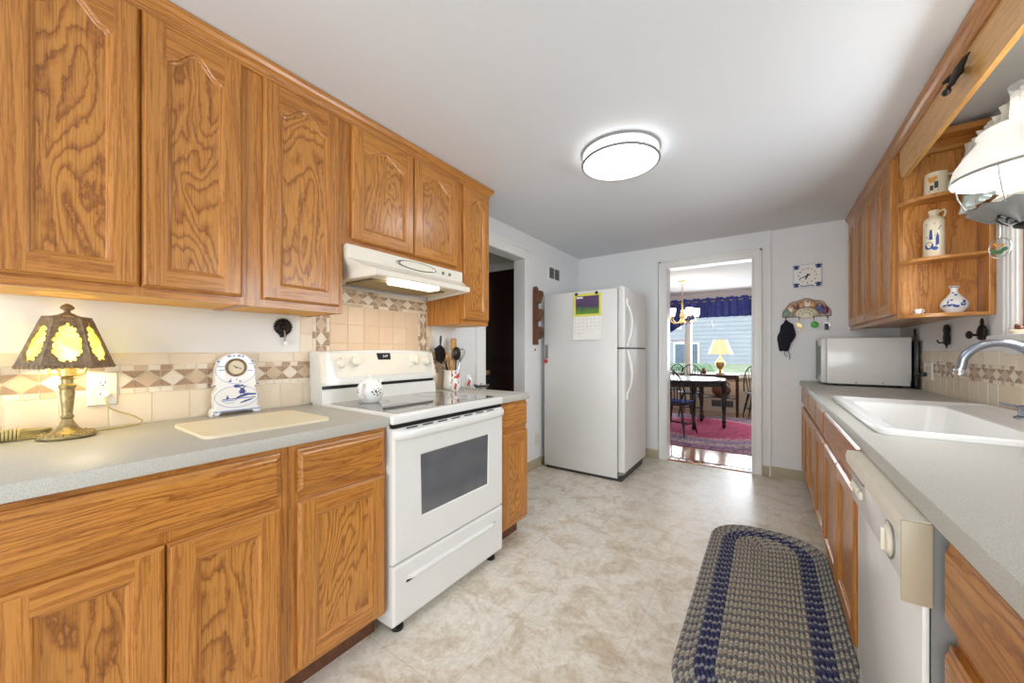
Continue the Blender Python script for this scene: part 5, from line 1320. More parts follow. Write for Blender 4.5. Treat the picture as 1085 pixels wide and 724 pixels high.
# ---- cast iron piece on the board above the sink
t = thing('bird_hook', 'black cast-iron bird hook on the board above the sink', 'wall hook', (RU, 2.0, 2.15))
b = B(); rws = []
for f, r, dx in ((0, 0.004, 0.004), (0.12, 0.012, 0.012), (0.35, 0.020, 0.020), (0.6, 0.022, 0.026), (0.78, 0.016, 0.030), (0.9, 0.018, 0.036), (1.0, 0.006, 0.040)):
    y, z = 1.955 + 0.055 * f, 2.225 - 0.085 * f; rws.append([(RU - 0.003 - dx + 0.8 * r * math.cos(a) * 0.7, y + r * math.sin(a), z + 0.5 * r * math.sin(a)) for a in [2 * PI * k / 12 for k in range(12)]])
V = b.grid(rws, closed_u=True); b.cap(V[0]); b.cap(V[-1]); mk('body', b, 'iron', t)
b = B(); b.tube([(RU - 0.002, 2.03, 2.205), (RU - 0.03, 2.025, 2.185), (RU - 0.05, 2.035, 2.178)], [0.010, 0.014, 0.004], 8); mk('wing', b, 'iron', t)
b = B(); b.ball((RU - 0.046, 2.012, 2.132), 0.013, 10, (1, 1.4, 0.9)); mk('head', b, 'iron', t)

# ---- black utensil hanging beside the microwave, and the cord at the outlet
t = thing('tray', 'black upright tray with a looped top behind the microwave', 'tray', (0.866, 3.80, CT))
b = B(); b.box(0.857, 0.874, 3.72, 3.93, CT + 0.0005, 1.255, 0.006); mk('pan', b, 'black', t)
b = B(); b.box(0.860, 0.872, 3.775, 3.815, 1.2555, 1.30, 0.004); b.tube([(0.866, 3.795 + 0.014 * math.cos(a), 1.318 + 0.022 * math.sin(a)) for a in [2 * PI * k / 14 for k in range(14)]], 0.005, 7, closed=True); mk('handle', b, 'black', t)
b = B(); b.tube([(XR - 0.012, 3.60, 1.025), (XR - 0.035, 3.62, 1.03), (XR - 0.05, 3.68, 1.01), (XR - 0.052, 3.72, 0.96), (XR - 0.050, 3.735, CT + 0.01)], 0.004, 8); b.box(XR - 0.034, XR - 0.0125, 3.585, 3.615, 1.013, 1.042, 0.004)
tag(mk('power_cord', b, 'cordblk', origin=(XR - 0.02, 3.6, 1.0)), 'black appliance cord plugged into the outlet by the microwave', 'cord')

# ================================================================ POTTERY ON THE OPEN SHELVES
x, y, z = 0.708, 2.772, 1.9752
t = thing('mug', 'cream mug with an orange and grey picture on the top open shelf', 'mug', (x, y, z))
b = B(); b.lathe((x, y, z), [(0.040, 0.0003), (0.044, 0.004), (0.043, 0.06), (0.041, 0.108), (0.042, 0.112), (0.038, 0.112), (0.037, 0.010)], 32); mk('cup', b, 'stoneware', t)
va = math.atan2(-y, -x)
hd = Vector((math.cos(va + 1.75), math.sin(va + 1.75), 0)); b = B(); c0 = Vector((x, y, z)); b.tube([tuple(c0 + hd * r + Vector((0, 0, q))) for r, q in ((0.040, 0.098), (0.058, 0.100), (0.068, 0.082), (0.064, 0.055), (0.050, 0.036), (0.041, 0.030))], 0.0055, 10); mk('handle', b, 'stoneware', t)
def cyl_decal(parent, name, x, y, z, R, va, polys, m):
    b = B()
    for p in polys: b.face([(x + R * math.cos(va + a), y + R * math.sin(va + a), z + c) for a, c in p])
    mk(name, b, m, parent, smooth=False)
cyl_decal(t, 'painted_bird', x, y, z, 0.0452, va, [ell(-0.35, 0.072, 0.26, 0.014, 12), ell(-0.05, 0.080, 0.16, 0.009, 10), ell(-0.60, 0.082, 0.10, 0.010, 10)], 'orange')
cyl_decal(t, 'painted_house', x, y, z, 0.0452, va, [[(-0.5, 0.02), (-0.22, 0.02), (-0.22, 0.045), (-0.5, 0.045)], [(-0.15, 0.028), (0.15, 0.028), (0.15, 0.062), (-0.15, 0.062)], [(-0.62, 0.015), (0.2, 0.015), (0.2, 0.020), (-0.62, 0.020)]], 'dgrey')
x, y, z = 0.700, 2.772, 1.6622
t = thing('jug', 'tall cream stoneware jug with a blue windmill on the middle shelf', 'jug', (x, y, z))
b = B(); b.lathe((x, y, z), [(0.036, 0.0003), (0.0385, 0.004), (0.0385, 0.178), (0.036, 0.192), (0.024, 0.204), (0.017, 0.210), (0.017, 0.222), (0.021, 0.225), (0.021, 0.238), (0.014, 0.240)], 32); mk('body', b, 'stoneware', t)
va = math.atan2(-y, -x); hd = Vector((math.cos(va + 1.4), math.sin(va + 1.4), 0)); c0 = Vector((x, y, z)); b = B()
b.tube([tuple(c0 + hd * r + Vector((0, 0, q))) for r, q in ((0.018, 0.230), (0.034, 0.236), (0.040, 0.222), (0.034, 0.198))], 0.005, 8); mk('handle', b, 'stoneware', t)
cyl_decal(t, 'painted_windmill', x, y, z, 0.0392, va, [[(-0.45, 0.085), (-0.10, 0.085), (-0.18, 0.135), (-0.36, 0.135)], [(-0.75, 0.165), (-0.70, 0.170), (0.12, 0.105), (0.08, 0.100)], [(-0.70, 0.098), (-0.65, 0.094), (0.10, 0.165), (0.06, 0.170)], ell(-0.45, 0.055, 0.42, 0.020, 12), ell(0.1, 0.040, 0.3, 0.010, 10), [(0.15, 0.05), (0.45, 0.06), (0.45, 0.10), (0.3, 0.12), (0.15, 0.09)], [(0.35, 0.13), (0.7, 0.15), (0.68, 0.155), (0.34, 0.135)]], 'blue')
x, y, z = 0.768, 2.768, 1.3742
t = thing('vase', 'squat blue-and-white delft vase on the lowest open shelf', 'vase', (x, y, z))
vp = [(0.028, 0.0003), (0.030, 0.005), (0.046, 0.026), (0.049, 0.042), (0.044, 0.058), (0.026, 0.082), (0.014, 0.102), (0.012, 0.116), (0.017, 0.128), (0.020, 0.132), (0.015, 0.132)]
b = B(); b.lathe((x, y, z), vp, 32); mk('body', b, 'porcelain', t)
va = math.atan2(-y, -x)
def lathe_decal(parent, name, spots, m):
    b = B()
    for da, h0, ra, rz in spots:
        p = []
        for a, c in ell(0, 0, 1, 1, 12):
            hh = h0 + c * rz
            for (r0, z0), (r1, z1) in zip(vp, vp[1:]):
                if z0 <= hh <= z1 and z1 > z0: R = r0 + (r1 - r0) * (hh - z0) / (z1 - z0)
            p.append((x + (R + 0.0012) * math.cos(va + da + a * ra), y + (R + 0.0012) * math.sin(va + da + a * ra), z + hh))
        b.face(p)
    mk(name, b, m, parent, smooth=False)
for spot in [(-0.55, 0.034, 0.34, 0.006), (-0.2, 0.036, 0.3, 0.005), (0.15, 0.030, 0.22, 0.006), (0.62, 0.040, 0.22, 0.009), (0.75, 0.054, 0.15, 0.006), (-0.45, 0.052, 0.06, 0.012), (-0.2, 0.062, 0.12, 0.004), (0.2, 0.088, 0.25, 0.004), (-0.3, 0.100, 0.3, 0.003), (0.0, 0.127, 0.5, 0.002), (0.5, 0.127, 0.4, 0.002), (-0.6, 0.127, 0.4, 0.002)]: lathe_decal(t, 'painted_flower', [spot], 'blue')
x, y, z = 0.645, 2.775, 1.3742
t = thing('miniature_cup', 'tiny white cup and saucer at the left of the lowest open shelf', 'cup', (x, y, z))
b = B(); b.lathe((x, y, z), [(0.012, 0.0003), (0.020, 0.003), (0.021, 0.005), (0.010, 0.004)], 20); mk('saucer', b, 'porcelain', t)
b = B(); b.lathe((x, y, z + 0.0045), [(0.007, 0.0), (0.012, 0.006), (0.015, 0.022), (0.013, 0.022), (0.009, 0.006)], 20); b.tube([(x + 0.014, y, z + 0.024), (x + 0.022, y, z + 0.022), (x + 0.020, y, z + 0.012), (x + 0.012, y, z + 0.010)], 0.002, 6); mk('cup', b, 'porcelain', t)

# ================================================================ HANGING OIL-STYLE LAMP, CURTAIN, SILL
hx, hy, hz = 0.615, 1.715, 1.703
t = thing('hanging_lamp', 'hanging hurricane lamp with a glowing opal glass shade over the sink', 'lamp', (hx, hy, 1.55))
b = B(); b.lathe((hx, hy, hz), [(0.143, 0.0), (0.145, 0.012), (0.138, 0.040), (0.118, 0.075), (0.095, 0.105), (0.088, 0.118), (0.094, 0.128), (0.090, 0.134), (0.085, 0.120), (0.092, 0.104), (0.114, 0.075), (0.134, 0.040), (0.141, 0.012), (0.139, 0.0)], 44, cap0=False, cap1=False); mk('opal_shade', b, 'shadeglow', t)
b = B(); b.lathe((hx, hy, hz), [(0.1455, -0.004), (0.1475, 0.0), (0.1455, 0.005), (0.1435, 0.0), (0.1455, -0.004)], 48, cap0=False, cap1=False)
for k in range(4):
    a = 0.9 + PI / 2 * k; b.tube([(hx + r * math.cos(a), hy + r * math.sin(a), hz + q) for r, q in ((0.144, 0.0), (0.138, -0.03), (0.122, -0.07), (0.108, -0.100))], 0.002, 7)
mk('shade_ring', b, 'nickel', t)
b = B(); b.lathe((hx, hy, hz - 0.02), [(0.030, 0), (0.036, 0.03), (0.040, 0.06), (0.032, 0.12), (0.030, 0.25), (0.034, 0.275)], 28, cap0=False, cap1=False); mk('chimney', b, 'frosted', t)
b = B(); b.lathe((hx, hy, hz - 0.092), [(0.020, 0), (0.058, 0.010), (0.064, 0.022), (0.050, 0.034), (0.030, 0.042), (0.022, 0.055)], 28); mk('font', b, 'bisque', t)
b = B()
for k in range(28):
    a = 2 * PI * k / 28; b.box(hx + 0.052 * math.cos(a) - 0.003, hx + 0.052 * math.cos(a) + 0.003, hy + 0.052 * math.sin(a) - 0.003, hy + 0.052 * math.sin(a) + 0.003, hz - 0.048, hz - 0.022, 0.001)
mk('burner_gallery', b, 'porcelain', t)
b = B(); 
def dish(r, q, k): return (r * (1 + 0.05 * math.cos(12 * k)), q + 0.004 * math.cos(12 * k))
rws = []
for r, q in ((0.112, -0.094), (0.108, -0.104), (0.085, -0.122), (0.050, -0.136), (0.026, -0.146), (0.024, -0.136), (0.060, -0.122), (0.100, -0.100), (0.110, -0.092)):
    rws.append([(hx + dish(r, q, a)[0] * math.cos(a), hy + dish(r, q, a)[0] * math.sin(a), hz + dish(r, q, a)[1]) for a in [2 * PI * k / 48 for k in range(48)]])
b.grid(rws, closed_u=True); mk('pierced_dish', b, 'mgrey', t, ang=60)
b = B(); b.lathe((hx, hy, hz - 0.164), [(0.010, 0), (0.024, 0.006), (0.026, 0.016), (0.012, 0.022)], 18)
ax = Vector((0.82, 0.57, 0)); c0 = Vector((hx, hy, hz - 0.152))
for s in (-1, 1):
    b.tube([tuple(c0 + ax * s * r + Vector((0, 0, q))) for r, q in ((0.0, 0.0), (0.03, 0.004), (0.055, -0.004), (0.075, 0.004), (0.088, 0.012), (0.082, 0.022), (0.07, 0.018))], 0.004, 8)
    b.tube([tuple(c0 + ax * s * (0.045 + 0.014 * math.cos(a)) + Vector((0, 0, 0.008 + 0.010 * math.sin(a)))) for a in [2 * PI * k / 12 for k in range(12)]], 0.003, 7, closed=True)
mk('scroll_bracket', b, 'iron', t)
b = B(); a2 = Vector((0.338, 0.941, 0))
for s in (-1, 1):
    b.tube([(hx + a2.x * s * r, hy + a2.y * s * r, hz + q) for r, q in ((0.11, -0.096), (0.152, 0.0), (0.150, 0.06), (0.115, 0.22), (0.05, 0.32), (0.0, 0.36))], 0.0035, 8)
b.tube([(hx, hy, hz + 0.355), (hx, hy, ZC - 0.03)], 0.004, 8); b.lathe((hx + 0.004, hy, ZC - 0.035), [(0.01, 0), (0.022, 0.02), (0.026, 0.034)], 24)
mk('hanging_frame', b, 'bronze', t)
o = light('hanging_lamp_glow', 'POINT', (hx, hy, hz), 2.2, (1.0, 0.92, 0.78), radius=0.035); o.parent = t; o.location = (0, 0, hz - 1.55 + 0.15)
# suncatcher hung from the scroll bracket
sx_, sy_, sz_ = hx - 0.82 * 0.080, hy - 0.57 * 0.080, hz - 0.222
t = thing('suncatcher', 'round glass suncatcher with green leaves dangling under the hanging lamp', 'suncatcher', (sx_, sy_, sz_))
fa = math.atan2(-sy_, -sx_) - 0.80; fx = Vector((-math.sin(fa), math.cos(fa), 0)); fn = Vector((math.cos(fa), math.sin(fa), 0)); c0 = Vector((sx_, sy_, sz_))
def sp(a, c, n=0): return tuple(c0 + fx * a + Vector((0, 0, c)) + fn * n)
b = B(); b.tube([sp(0.028 * math.cos(a), 0.028 * math.sin(a)) for a in [2 * PI * k / 28 for k in range(28)]], 0.0014, 6, closed=True); b.tube([sp(0, 0.029), sp(0.002, 0.05), sp(0, 0.068)], 0.0008, 6); mk('rim', b, 'nickel', t)
b = B(); n = 28; A = [sp(0.027 * math.cos(2 * PI * k / n), 0.027 * math.sin(2 * PI * k / n), 0.001) for k in range(n)]; C = [sp(0.027 * math.cos(2 * PI * k / n), 0.027 * math.sin(2 * PI * k / n), -0.001) for k in range(n)]
V = b.grid([A, C], closed_u=True); b.cap(V[0]); b.cap(V[1]); mk('glass', b, 'pane', t)
b = B()
for (a, c, r1, r2) in ((-0.012, -0.010, 0.010, 0.006), (0.002, -0.012, 0.010, 0.006), (0.014, -0.006, 0.009, 0.006), (-0.018, 0.0, 0.006, 0.004)): b.face([sp(a + r1 * math.cos(k), c + r2 * math.sin(k), 0.0016) for k in [2 * PI * j / 10 for j in range(10)]])
mk('leaves', b, 'leafgreen', t, smooth=False)
b = B()
for (a, c, r) in ((-0.004, 0.008, 0.005), (0.010, 0.006, 0.004), (-0.010, 0.014, 0.004)): b.face([sp(a + r * math.cos(k), c + r * math.sin(k), 0.0016) for k in [2 * PI * j / 10 for j in range(10)]])
mk('blossoms', b, 'orange', t, smooth=False)

# ruffled curtain valance over the sink window
t = thing('curtain', 'short sage curtain with white ruffles across the sink window top', 'curtain', (0.79, 2.0, 1.85))
def wav(y, k): return 0.012 * math.sin(y * 60 + k) + 0.006 * math.sin(y * 141)
ys = [1.20 + 1.50 * i / 150 for i in range(151)]
b = B(); b.grid([[(0.790 + wav(y, 0) * s, y, z) for y in ys] for z, s in ((2.128, 0.5), (2.05, 0.8), (1.97, 1.0), (1.90, 1.2))]); mk('cloth', b, 'sage', t)
b = B(); b.grid([[(0.782 + wav(y * 1.6, 1) * s * 0.7 - dx, y, z + 0.007 * math.sin(y * 55)) for y in ys] for z, s, dx in ((2.160, 1.5, 0.0), (2.135, 0.6, 0.003), (2.105, 0.8, 0.004), (2.085, 1.6, 0.010))]); mk('top_ruffle', b, 'lace', t)
b = B(); b.grid([[(0.786 + wav(y * 1.6, 2) * s - dx, y, z + (0.006 * math.sin(y * 95) if z < 1.88 else 0)) for y in ys] for z, s, dx in ((1.915, 1.2, 0.004), (1.885, 1.2, 0.006), (1.850, 1.6, 0.012))]); mk('bottom_ruffle', b, 'gingham', t)
b = B(); b.tube([(0.800, 1.18, 2.115), (0.800, 2.71, 2.115)], 0.006, 8); b.tube([(0.800, 2.705, 2.115), (XR, 2.705, 2.115)], 0.006, 8); b.tube([(0.800, 1.185, 2.115), (XR, 1.185, 2.115)], 0.006, 8); mk('rod', b, 'trimwhite', t)
# bird on the sill
t = thing('sill_ornament', 'small brown bird dish on the window sill behind the faucet', 'ornament', (XR - 0.03, 2.45, WZ0))
b = B(); b.lathe((XR - 0.028, 2.455, WZ0 + 0.0005), [(0.016, 0), (0.018, 0.004), (0.027, 0.016), (0.025, 0.018), (0.014, 0.006)], 20); mk('dish', b, 'stoneware', t)
b = B(); b.ball((XR - 0.026, 2.455, WZ0 + 0.026), 0.012, 10, (1, 1.5, 0.9)); b.ball((XR - 0.026, 2.470, WZ0 + 0.036), 0.007, 8); mk('bird', b, 'rosedk', t)

# ================================================================ BRAIDED RUG
t = thing('braided_rug', 'oval braided rug in tan with navy bands along the sink run', 'rug', (-0.01, 2.1, 0))
rx0, rx1, ry0, ry1 = -0.298, 0.284, 1.27, 2.945
nr = 17; pitch = (rx1 - rx0) / 2 / nr
def ring_pts(d, n):
    d = min(d, (rx1 - rx0) / 2 - 0.0006); x0, x1, y0_, y1_ = rx0 + d, rx1 - d, ry0 + d, ry1 - d
    r = 0.240 - d * 0.25; r = min(r, (x1 - x0) / 2 - 0.0001)
    p = rrect(x0, x1, y0_, y1_, r, 10); out = []; P_ = [Vector(v) for v in p]; L = [0]
    for i in range(len(P_)): L.append(L[-1] + (P_[(i + 1) % len(P_)] - P_[i]).length)
    for k in range(n):
        s = L[-1] * k / n; i = 0
        while L[i + 1] < s: i += 1
        f = (s - L[i]) / max(1e-9, L[i + 1] - L[i]); out.append(P_[i].lerp(P_[(i + 1) % len(P_)], f))
    return out, L[-1]
bands = [('outer_braids', 0, 4, 'braid_tan'), ('navy_band', 4, 8, 'braid_navy'), ('centre_braids', 8, nr, 'braid_mix')]
for nm, k0, k1, m in bands:
    bm = bmesh.new(); uvl = bm.loops.layers.uv.new('UVMap')
    for k in range(k0, k1):
        nseg = 150; sec = [(0.0, 0.0015), (0.22, 0.0078), (0.5, 0.0100), (0.78, 0.0078), (1.0, 0.0015)]
        rings = []; Ln = 1
        for f, z in sec:
            pts, L_ = ring_pts((k + f) * pitch, nseg); Ln = L_ if f == 0.5 else Ln
            rings.append([bm.verts.new((p.x - ORIG[t][0], p.y - ORIG[t][1], z)) for p in pts])
        turns = max(4, 3 * round(Ln / 0.018 / 3))
        for j in range(len(sec) - 1):
            for i in range(nseg):
                i2 = (i + 1) % nseg
                f_ = bm.faces.new((rings[j][i], rings[j][i2], rings[j + 1][i2], rings[j + 1][i])); f_.smooth = True
                for lp, (u, v) in zip(f_.loops, ((i, sec[j][0]), (i + 1, sec[j][0]), (i + 1, sec[j + 1][0]), (i, sec[j + 1][0]))):
                    lp[uvl].uv = (u / nseg * turns + k * 0.37, k * 31 / 0.9 * 0 + v + (k % 2) * 0.5)
    me = bpy.data.meshes.new(nm); bm.to_mesh(me); bm.free(); me.materials.append(M[m])
    o = bpy.data.objects.new(nm, me); COL.objects.link(o); o.parent = t; ORIG[o] = ORIG[t]

# ================================================================ DINING ROOM BEYOND THE DOORWAY
D0, D1 = YB + 0.12, 8.20
b = B(); b.box(-3.2, 1.6, YB + 0.06, D1 + 0.2, -0.1, 0.0); struct('floor_dining', b, 'hardwood')
b = B(); b.box(-3.2, 1.6, YB + 0.06, D1 + 0.2, ZC, ZC + 0.1); struct('ceiling_dining', b, 'ceiling')
GX0, GX1, GZ0, GZ1 = -2.35, 0.35, 0.70, 2.12
b = B(); b.box(-3.2, GX0, D1, D1 + 0.15, 0, ZC); b.box(GX1, 1.6, D1, D1 + 0.15, 0, ZC); b.box(GX0, GX1, D1, D1 + 0.15, 0, GZ0); b.box(GX0, GX1, D1, D1 + 0.15, GZ1, ZC)
b.box(-3.2, -3.1, D0, D1, 0, ZC); b.box(1.5, 1.6, D0, D1, 0, ZC); b.box(XR + 0.14, 1.6, YB + 0.02, D0, 0, ZC); b.box(-3.2, XL - 0.1, YB + 0.02, D0, 0, ZC); struct('wall_dining', b, 'dining_wall')
b = B(); b.box(-3.1, 1.5, D1 - 0.014, D1, 0, 0.12, 0.003); struct('baseboard_dining', b, 'dining_wall')
w = thing('window_3', 'wide dining room window with white posts', 'window', (-1.0, D1, GZ0)); w['kind'] = 'structure'
b = B(); b.box(-1.385, -1.270, D1 - 0.02, D1 + 0.13, GZ0, GZ1, 0.004)
for x0, x1 in ((GX0, GX0 + 0.06), (GX1 - 0.06, GX1)): b.box(x0, x1, D1 + 0.02, D1 + 0.12, GZ0, GZ1, 0.004)
for z0, z1 in ((GZ0, GZ0 + 0.05), (GZ1 - 0.05, GZ1)): b.box(GX0, GX1, D1 + 0.02, D1 + 0.12, z0, z1, 0.004)
b.box(GX0, -1.385, D1 + 0.03, D1 + 0.10, 1.37, 1.41, 0.003); b.box(GX0 - 0.05, GX1 + 0.05, D1 - 0.05, D1 + 0.02, GZ0 - 0.04, GZ0, 0.004)
mk('window_frame', b, 'trimwhite', w)
b = B(); b.box(GX0 + 0.05, GX1 - 0.05, D1 + 0.07, D1 + 0.074, GZ0 + 0.04, GZ1 - 0.04); mk('window_pane', b, 'pane', w)
# view outside
b = B(); b.prism([(D1 + 0.3, -0.9), (D1 + 0.3, -0.55), (20.5, 0.62), (40, 0.62), (40, -0.9)], 'X', -30, 30); struct('ground', b, 'grass')
t = thing('house', 'blue-grey sided neighbouring house seen through the dining window', 'house', (-1.0, 20.0, -0.65))
b = B()
for k in range(26): b.prism([(19.98, -0.65 + k * 0.2), (19.955, -0.65 + k * 0.2), (19.98, -0.45 + k * 0.2)], 'X', -9.0, 9.0)
b.box(-9.0, 9.0, 19.98, 26, -0.65, 4.6); mk('walls', b, 'siding', t)
b = B(); b.prism([(19.4, 4.55), (26.6, 4.55), (23, 7.0)], 'X', -9.4, 9.4); mk('roof', b, 'roofing', t)
for wx, wz, ww, wh in ((-4.35, 2.35, 0.75, 1.1), (-3.8, 0.1, 1.0, 1.4)):
    b = B(); b.box(wx - 0.1, wx + ww + 0.1, 19.90, 19.99, wz - 0.1, wz + wh + 0.1); b.box(wx + ww / 2 - 0.03, wx + ww / 2 + 0.03, 19.88, 19.91, wz, wz + wh); f = mk('window', b, 'trimwhite', t)
    b = B(); b.box(wx, wx + ww, 19.885, 19.90, wz, wz + wh); mk('pane', b, 'roofing', f)
b = B(); rn = random.Random(3)
for k in range(70):
    a = rn.uniform(0, 2 * PI); r = rn.uniform(0, 1) ** 0.5; cz_ = rn.uniform(-0.3, 0.55)
    t_ = bmesh.new(); bmesh.ops.create_icosphere(t_, subdivisions=2, radius=rn.uniform(0.22, 0.38))
    for v in t_.verts: v.co *= rn.uniform(0.82, 1.15)
    bmesh.ops.translate(t_, vec=(-2.55 + 1.0 * r * math.cos(a), 12.2 + 0.6 * r * math.sin(a), cz_ + 0.25 * (1 - r)), verts=t_.verts); b.merge(t_)
tag(mk('bush', b, 'bushgreen', origin=(-2.55, 12.2, -0.65), smooth=False), 'rounded green bush outside the dining room window', 'bush')
# blue valance
t = thing('window_valance', 'gathered blue cloth valance across the dining window', 'valance', (-0.9, D1 - 0.08, 1.85))
b = B(); xs = [-2.5 + 3.0 * i / 240 for i in range(241)]
def vbot(x): return 1.835 - 0.30 * max(0, min(1, (-1.17 - x) / 0.50)) ** 1.2
def vw(x): return 0.030 * math.sin(x * 42) + 0.014 * math.sin(x * 97 + 1)
b.grid([[(x, D1 - 0.085 + vw(x) * s, (2.215 + 0.012 * math.sin(x * 31) + 0.008 * math.sin(x * 77)) * (1 - f) + (vbot(x) + 0.006 * math.sin(x * 42)) * f) for x in xs] for f, s in ((0, 0.7), (0.10, 0.5), (0.15, 0.35), (0.2, 0.5), (0.6, 0.9), (1.0, 1.1))]); mk('cloth', b, 'valblue', t)
b = B(); b.tube([(-2.55, D1 - 0.07, 2.155), (0.55, D1 - 0.07, 2.155)], 0.012, 8); b.box(-2.53, -2.51, D1 - 0.07, D1 - 0.001, 2.14, 2.17); b.box(0.51, 0.53, D1 - 0.07, D1 - 0.001, 2.14, 2.17); mk('rod', b, 'brass', t)
# heating register
t = thing('floor_register', 'grey metal wall register low under the dining window', 'vent', (-0.72, D1, 0.13))
b = B(); b.box(-0.90, -0.53, D1 - 0.024, D1 - 0.0145, 0.095, 0.225, 0.003); mk('frame', b, 'mgrey', t)
b = B()
for k in range(9): b.box(-0.885 + k * 0.039, -0.862 + k * 0.039, D1 - 0.028, D1 - 0.024, 0.11, 0.21)
mk('louvers', b, 'dgrey', t)
# oriental rug
t = thing('oriental_rug', 'magenta patterned oriental rug under the dining table', 'rug', (-0.75, 6.3, 0))
b = B(); b.box(-2.4, 0.75, 4.965, 7.55, 0.0005, 0.010, 0.002); mk('pile', b, 'oriental', t)
b = B(); b.box(-2.40, 0.75, 4.955, 4.9645, 0.0005, 0.008); b.box(-2.40, 0.75, 7.5505, 7.56, 0.0005, 0.008); mk('binding', b, 'purple', t)

def turned(b, x, y, z0, z1, r):
    H_ = z1 - z0
    b.lathe((x, y, z0), [(r * 0.55, 0), (r * 0.75, 0.02 * H_), (r * 0.85, 0.06 * H_), (r * 0.5, 0.09 * H_), (r * 0.95, 0.13 * H_), (r * 0.6, 0.18 * H_), (r * 0.8, 0.4 * H_), (r, 0.62 * H_), (r * 1.02, 0.70 * H_), (r * 0.7, 0.74 * H_), (r * 1.1, 0.78 * H_), (r * 1.1, H_)], 16)
# dining table
t = thing('dining_table', 'dark oval dining table with turned legs on the oriental rug', 'table', (-0.98, 6.43, 0.010))
b = B(); tp = [(-1.18 + 0.66 * math.copysign(abs(math.cos(a)) ** 0.75, math.cos(a)), 6.43 + 0.56 * math.copysign(abs(math.sin(a)) ** 0.75, math.sin(a))) for a in [2 * PI * k / 56 for k in range(56)]]
V = b.grid([[(x, y, z) for x, y in p] for p, z in ((offset_poly(tp, 0.010), 0.722), (tp, 0.730), (tp, 0.742), (offset_poly(tp, 0.006), 0.748))], closed_u=True); b.cap(V[0]); b.cap(V[-1]); mk('tabletop', b, 'black_paint', t)
LG = [(-0.54, 6.43), (-0.90, 6.04), (-0.90, 6.84), (-1.62, 6.43)]
b = B()
ap = [(-0.56, 6.43), (-0.90, 6.80), (-1.46, 6.80), (-1.60, 6.43), (-1.46, 6.08), (-0.90, 6.08)]
for i in range(6):
    p, q = Vector(ap[i]), Vector(ap[(i + 1) % 6]); d_ = (q - p).normalized(); n_ = Vector((-d_.y, d_.x)) * 0.01
    b.prism([tuple(p + n_), tuple(q + n_), tuple(q - n_), tuple(p - n_)], 'Z', 0.635, 0.7215)
mk('apron', b, 'black_paint', t, smooth=False)
for x, y in LG:
    b = B(); turned(b, x, y, 0.0105, 0.7215, 0.034); mk('leg', b, 'black_paint', t)

# windsor chairs: one built at the origin facing +Y, then copied
def windsor(loc, rz, label, pad):
    t = thing('windsor_chair', label, 'chair', (0, 0, 0), 'black hoop-back chairs in the dining room')
    b = B(); sp_ = [(0.20 * math.cos(a) * (1.08 if math.sin(a) > 0 else 0.95), 0.205 * math.sin(a)) for a in [2 * PI * k / 32 for k in range(32)]]
    V = b.grid([[(x, y, z) for x, y in p] for p, z in ((offset_poly(sp_, 0.03), 0.412), (sp_, 0.428), (sp_, 0.440), (offset_poly(sp_, 0.012), 0.446), (offset_poly(sp_, 0.06), 0.438))], closed_u=True); b.cap(V[0]); b.cap(V[-1]); mk('seat', b, 'black_paint', t)
    for (sx2, sy2) in ((-1, 1), (1, 1), (-1, -1), (1, -1)):
        b = B(); p0, p1 = Vector((0.20 * sx2, 0.20 * sy2, 0.002)), Vector((0.125 * sx2, 0.13 * sy2, 0.42))
        b.tube([tuple(p0.lerp(p1, f)) for f in (0, 0.08, 0.2, 0.3, 0.42, 0.46, 0.5, 0.6, 0.85, 1)], [0.009, 0.010, 0.013, 0.015, 0.019, 0.012, 0.019, 0.014, 0.017, 0.013], 10); mk('leg', b, 'black_paint', t)
    b = B()
    for sx2 in (-1, 1): b.tube([(0.17 * sx2, 0.172, 0.16), (0.175 * sx2, 0, 0.16), (0.17 * sx2, -0.172, 0.16)], [0.008, 0.013, 0.008], 8)
    b.tube([(-0.172, 0, 0.16), (0, 0, 0.16), (0.172, 0, 0.16)], [0.008, 0.013, 0.008], 8); mk('stretcher', b, 'black_paint', t)
    def hoop(a): return Vector((0.195 * math.cos(a), -0.150 - 0.10 * max(0, math.sin(a)) ** 0.8, 0.440 + 0.475 * max(0, math.sin(a)) ** 0.62))
    b = B(); b.tube([tuple(hoop(PI * k / 30)) for k in range(31)], 0.0105, 10); mk('hoop', b, 'black_paint', t)
    for k in range(8):
        u = (k - 3.5) / 3.5; bx_, tx_ = 0.125 * u, 0.160 * u
        ca_ = max(-0.99, min(0.99, tx_ / 0.195)); tp_ = hoop(math.acos(ca_)); b = B(); b.tube([(bx_, -0.155 - 0.02 * (1 - u * u), 0.440), (0.5 * (bx_ + tp_.x), (-0.16 + tp_.y) / 2 - 0.006, (0.44 + tp_.z) / 2), tuple(tp_)], [0.006, 0.007, 0.005], 7); mk('spindle', b, 'black_paint', t)
    t.location = loc; t.rotation_euler = (0, 0, rz); return t
c1 = windsor((-1.06, 5.64, 0.010), -0.25, 'black hoop-back chair nearest the doorway at the dining table', True)
b = B(); b.box(-0.17, 0.17, -0.15, 0.17, 0.4465, 0.470, 0.010, 3)
cu = mk('seat_cushion', b, 'blueseat', origin=(0, 0, 0.4465)); cu.location = (-1.06, 5.64, 0.458); cu.rotation_euler = (0, 0, -0.25)
tag(cu, 'blue seat cushion on the dining chair nearest the doorway', 'cushion')
c2 = copy_tree(c1, (-1.12, 7.24, 0.010), PI + 0.15, 'black hoop-back chair on the window side of the dining table')
c3 = copy_tree(c1, (-1.62, 7.89, 0.0005), PI - 0.5, 'black hoop-back chair against the wall left of the console table')
c4 = copy_tree(c1, (-0.12, 7.80, 0.0005), PI + 0.25, 'black hoop-back chair right of the console table')

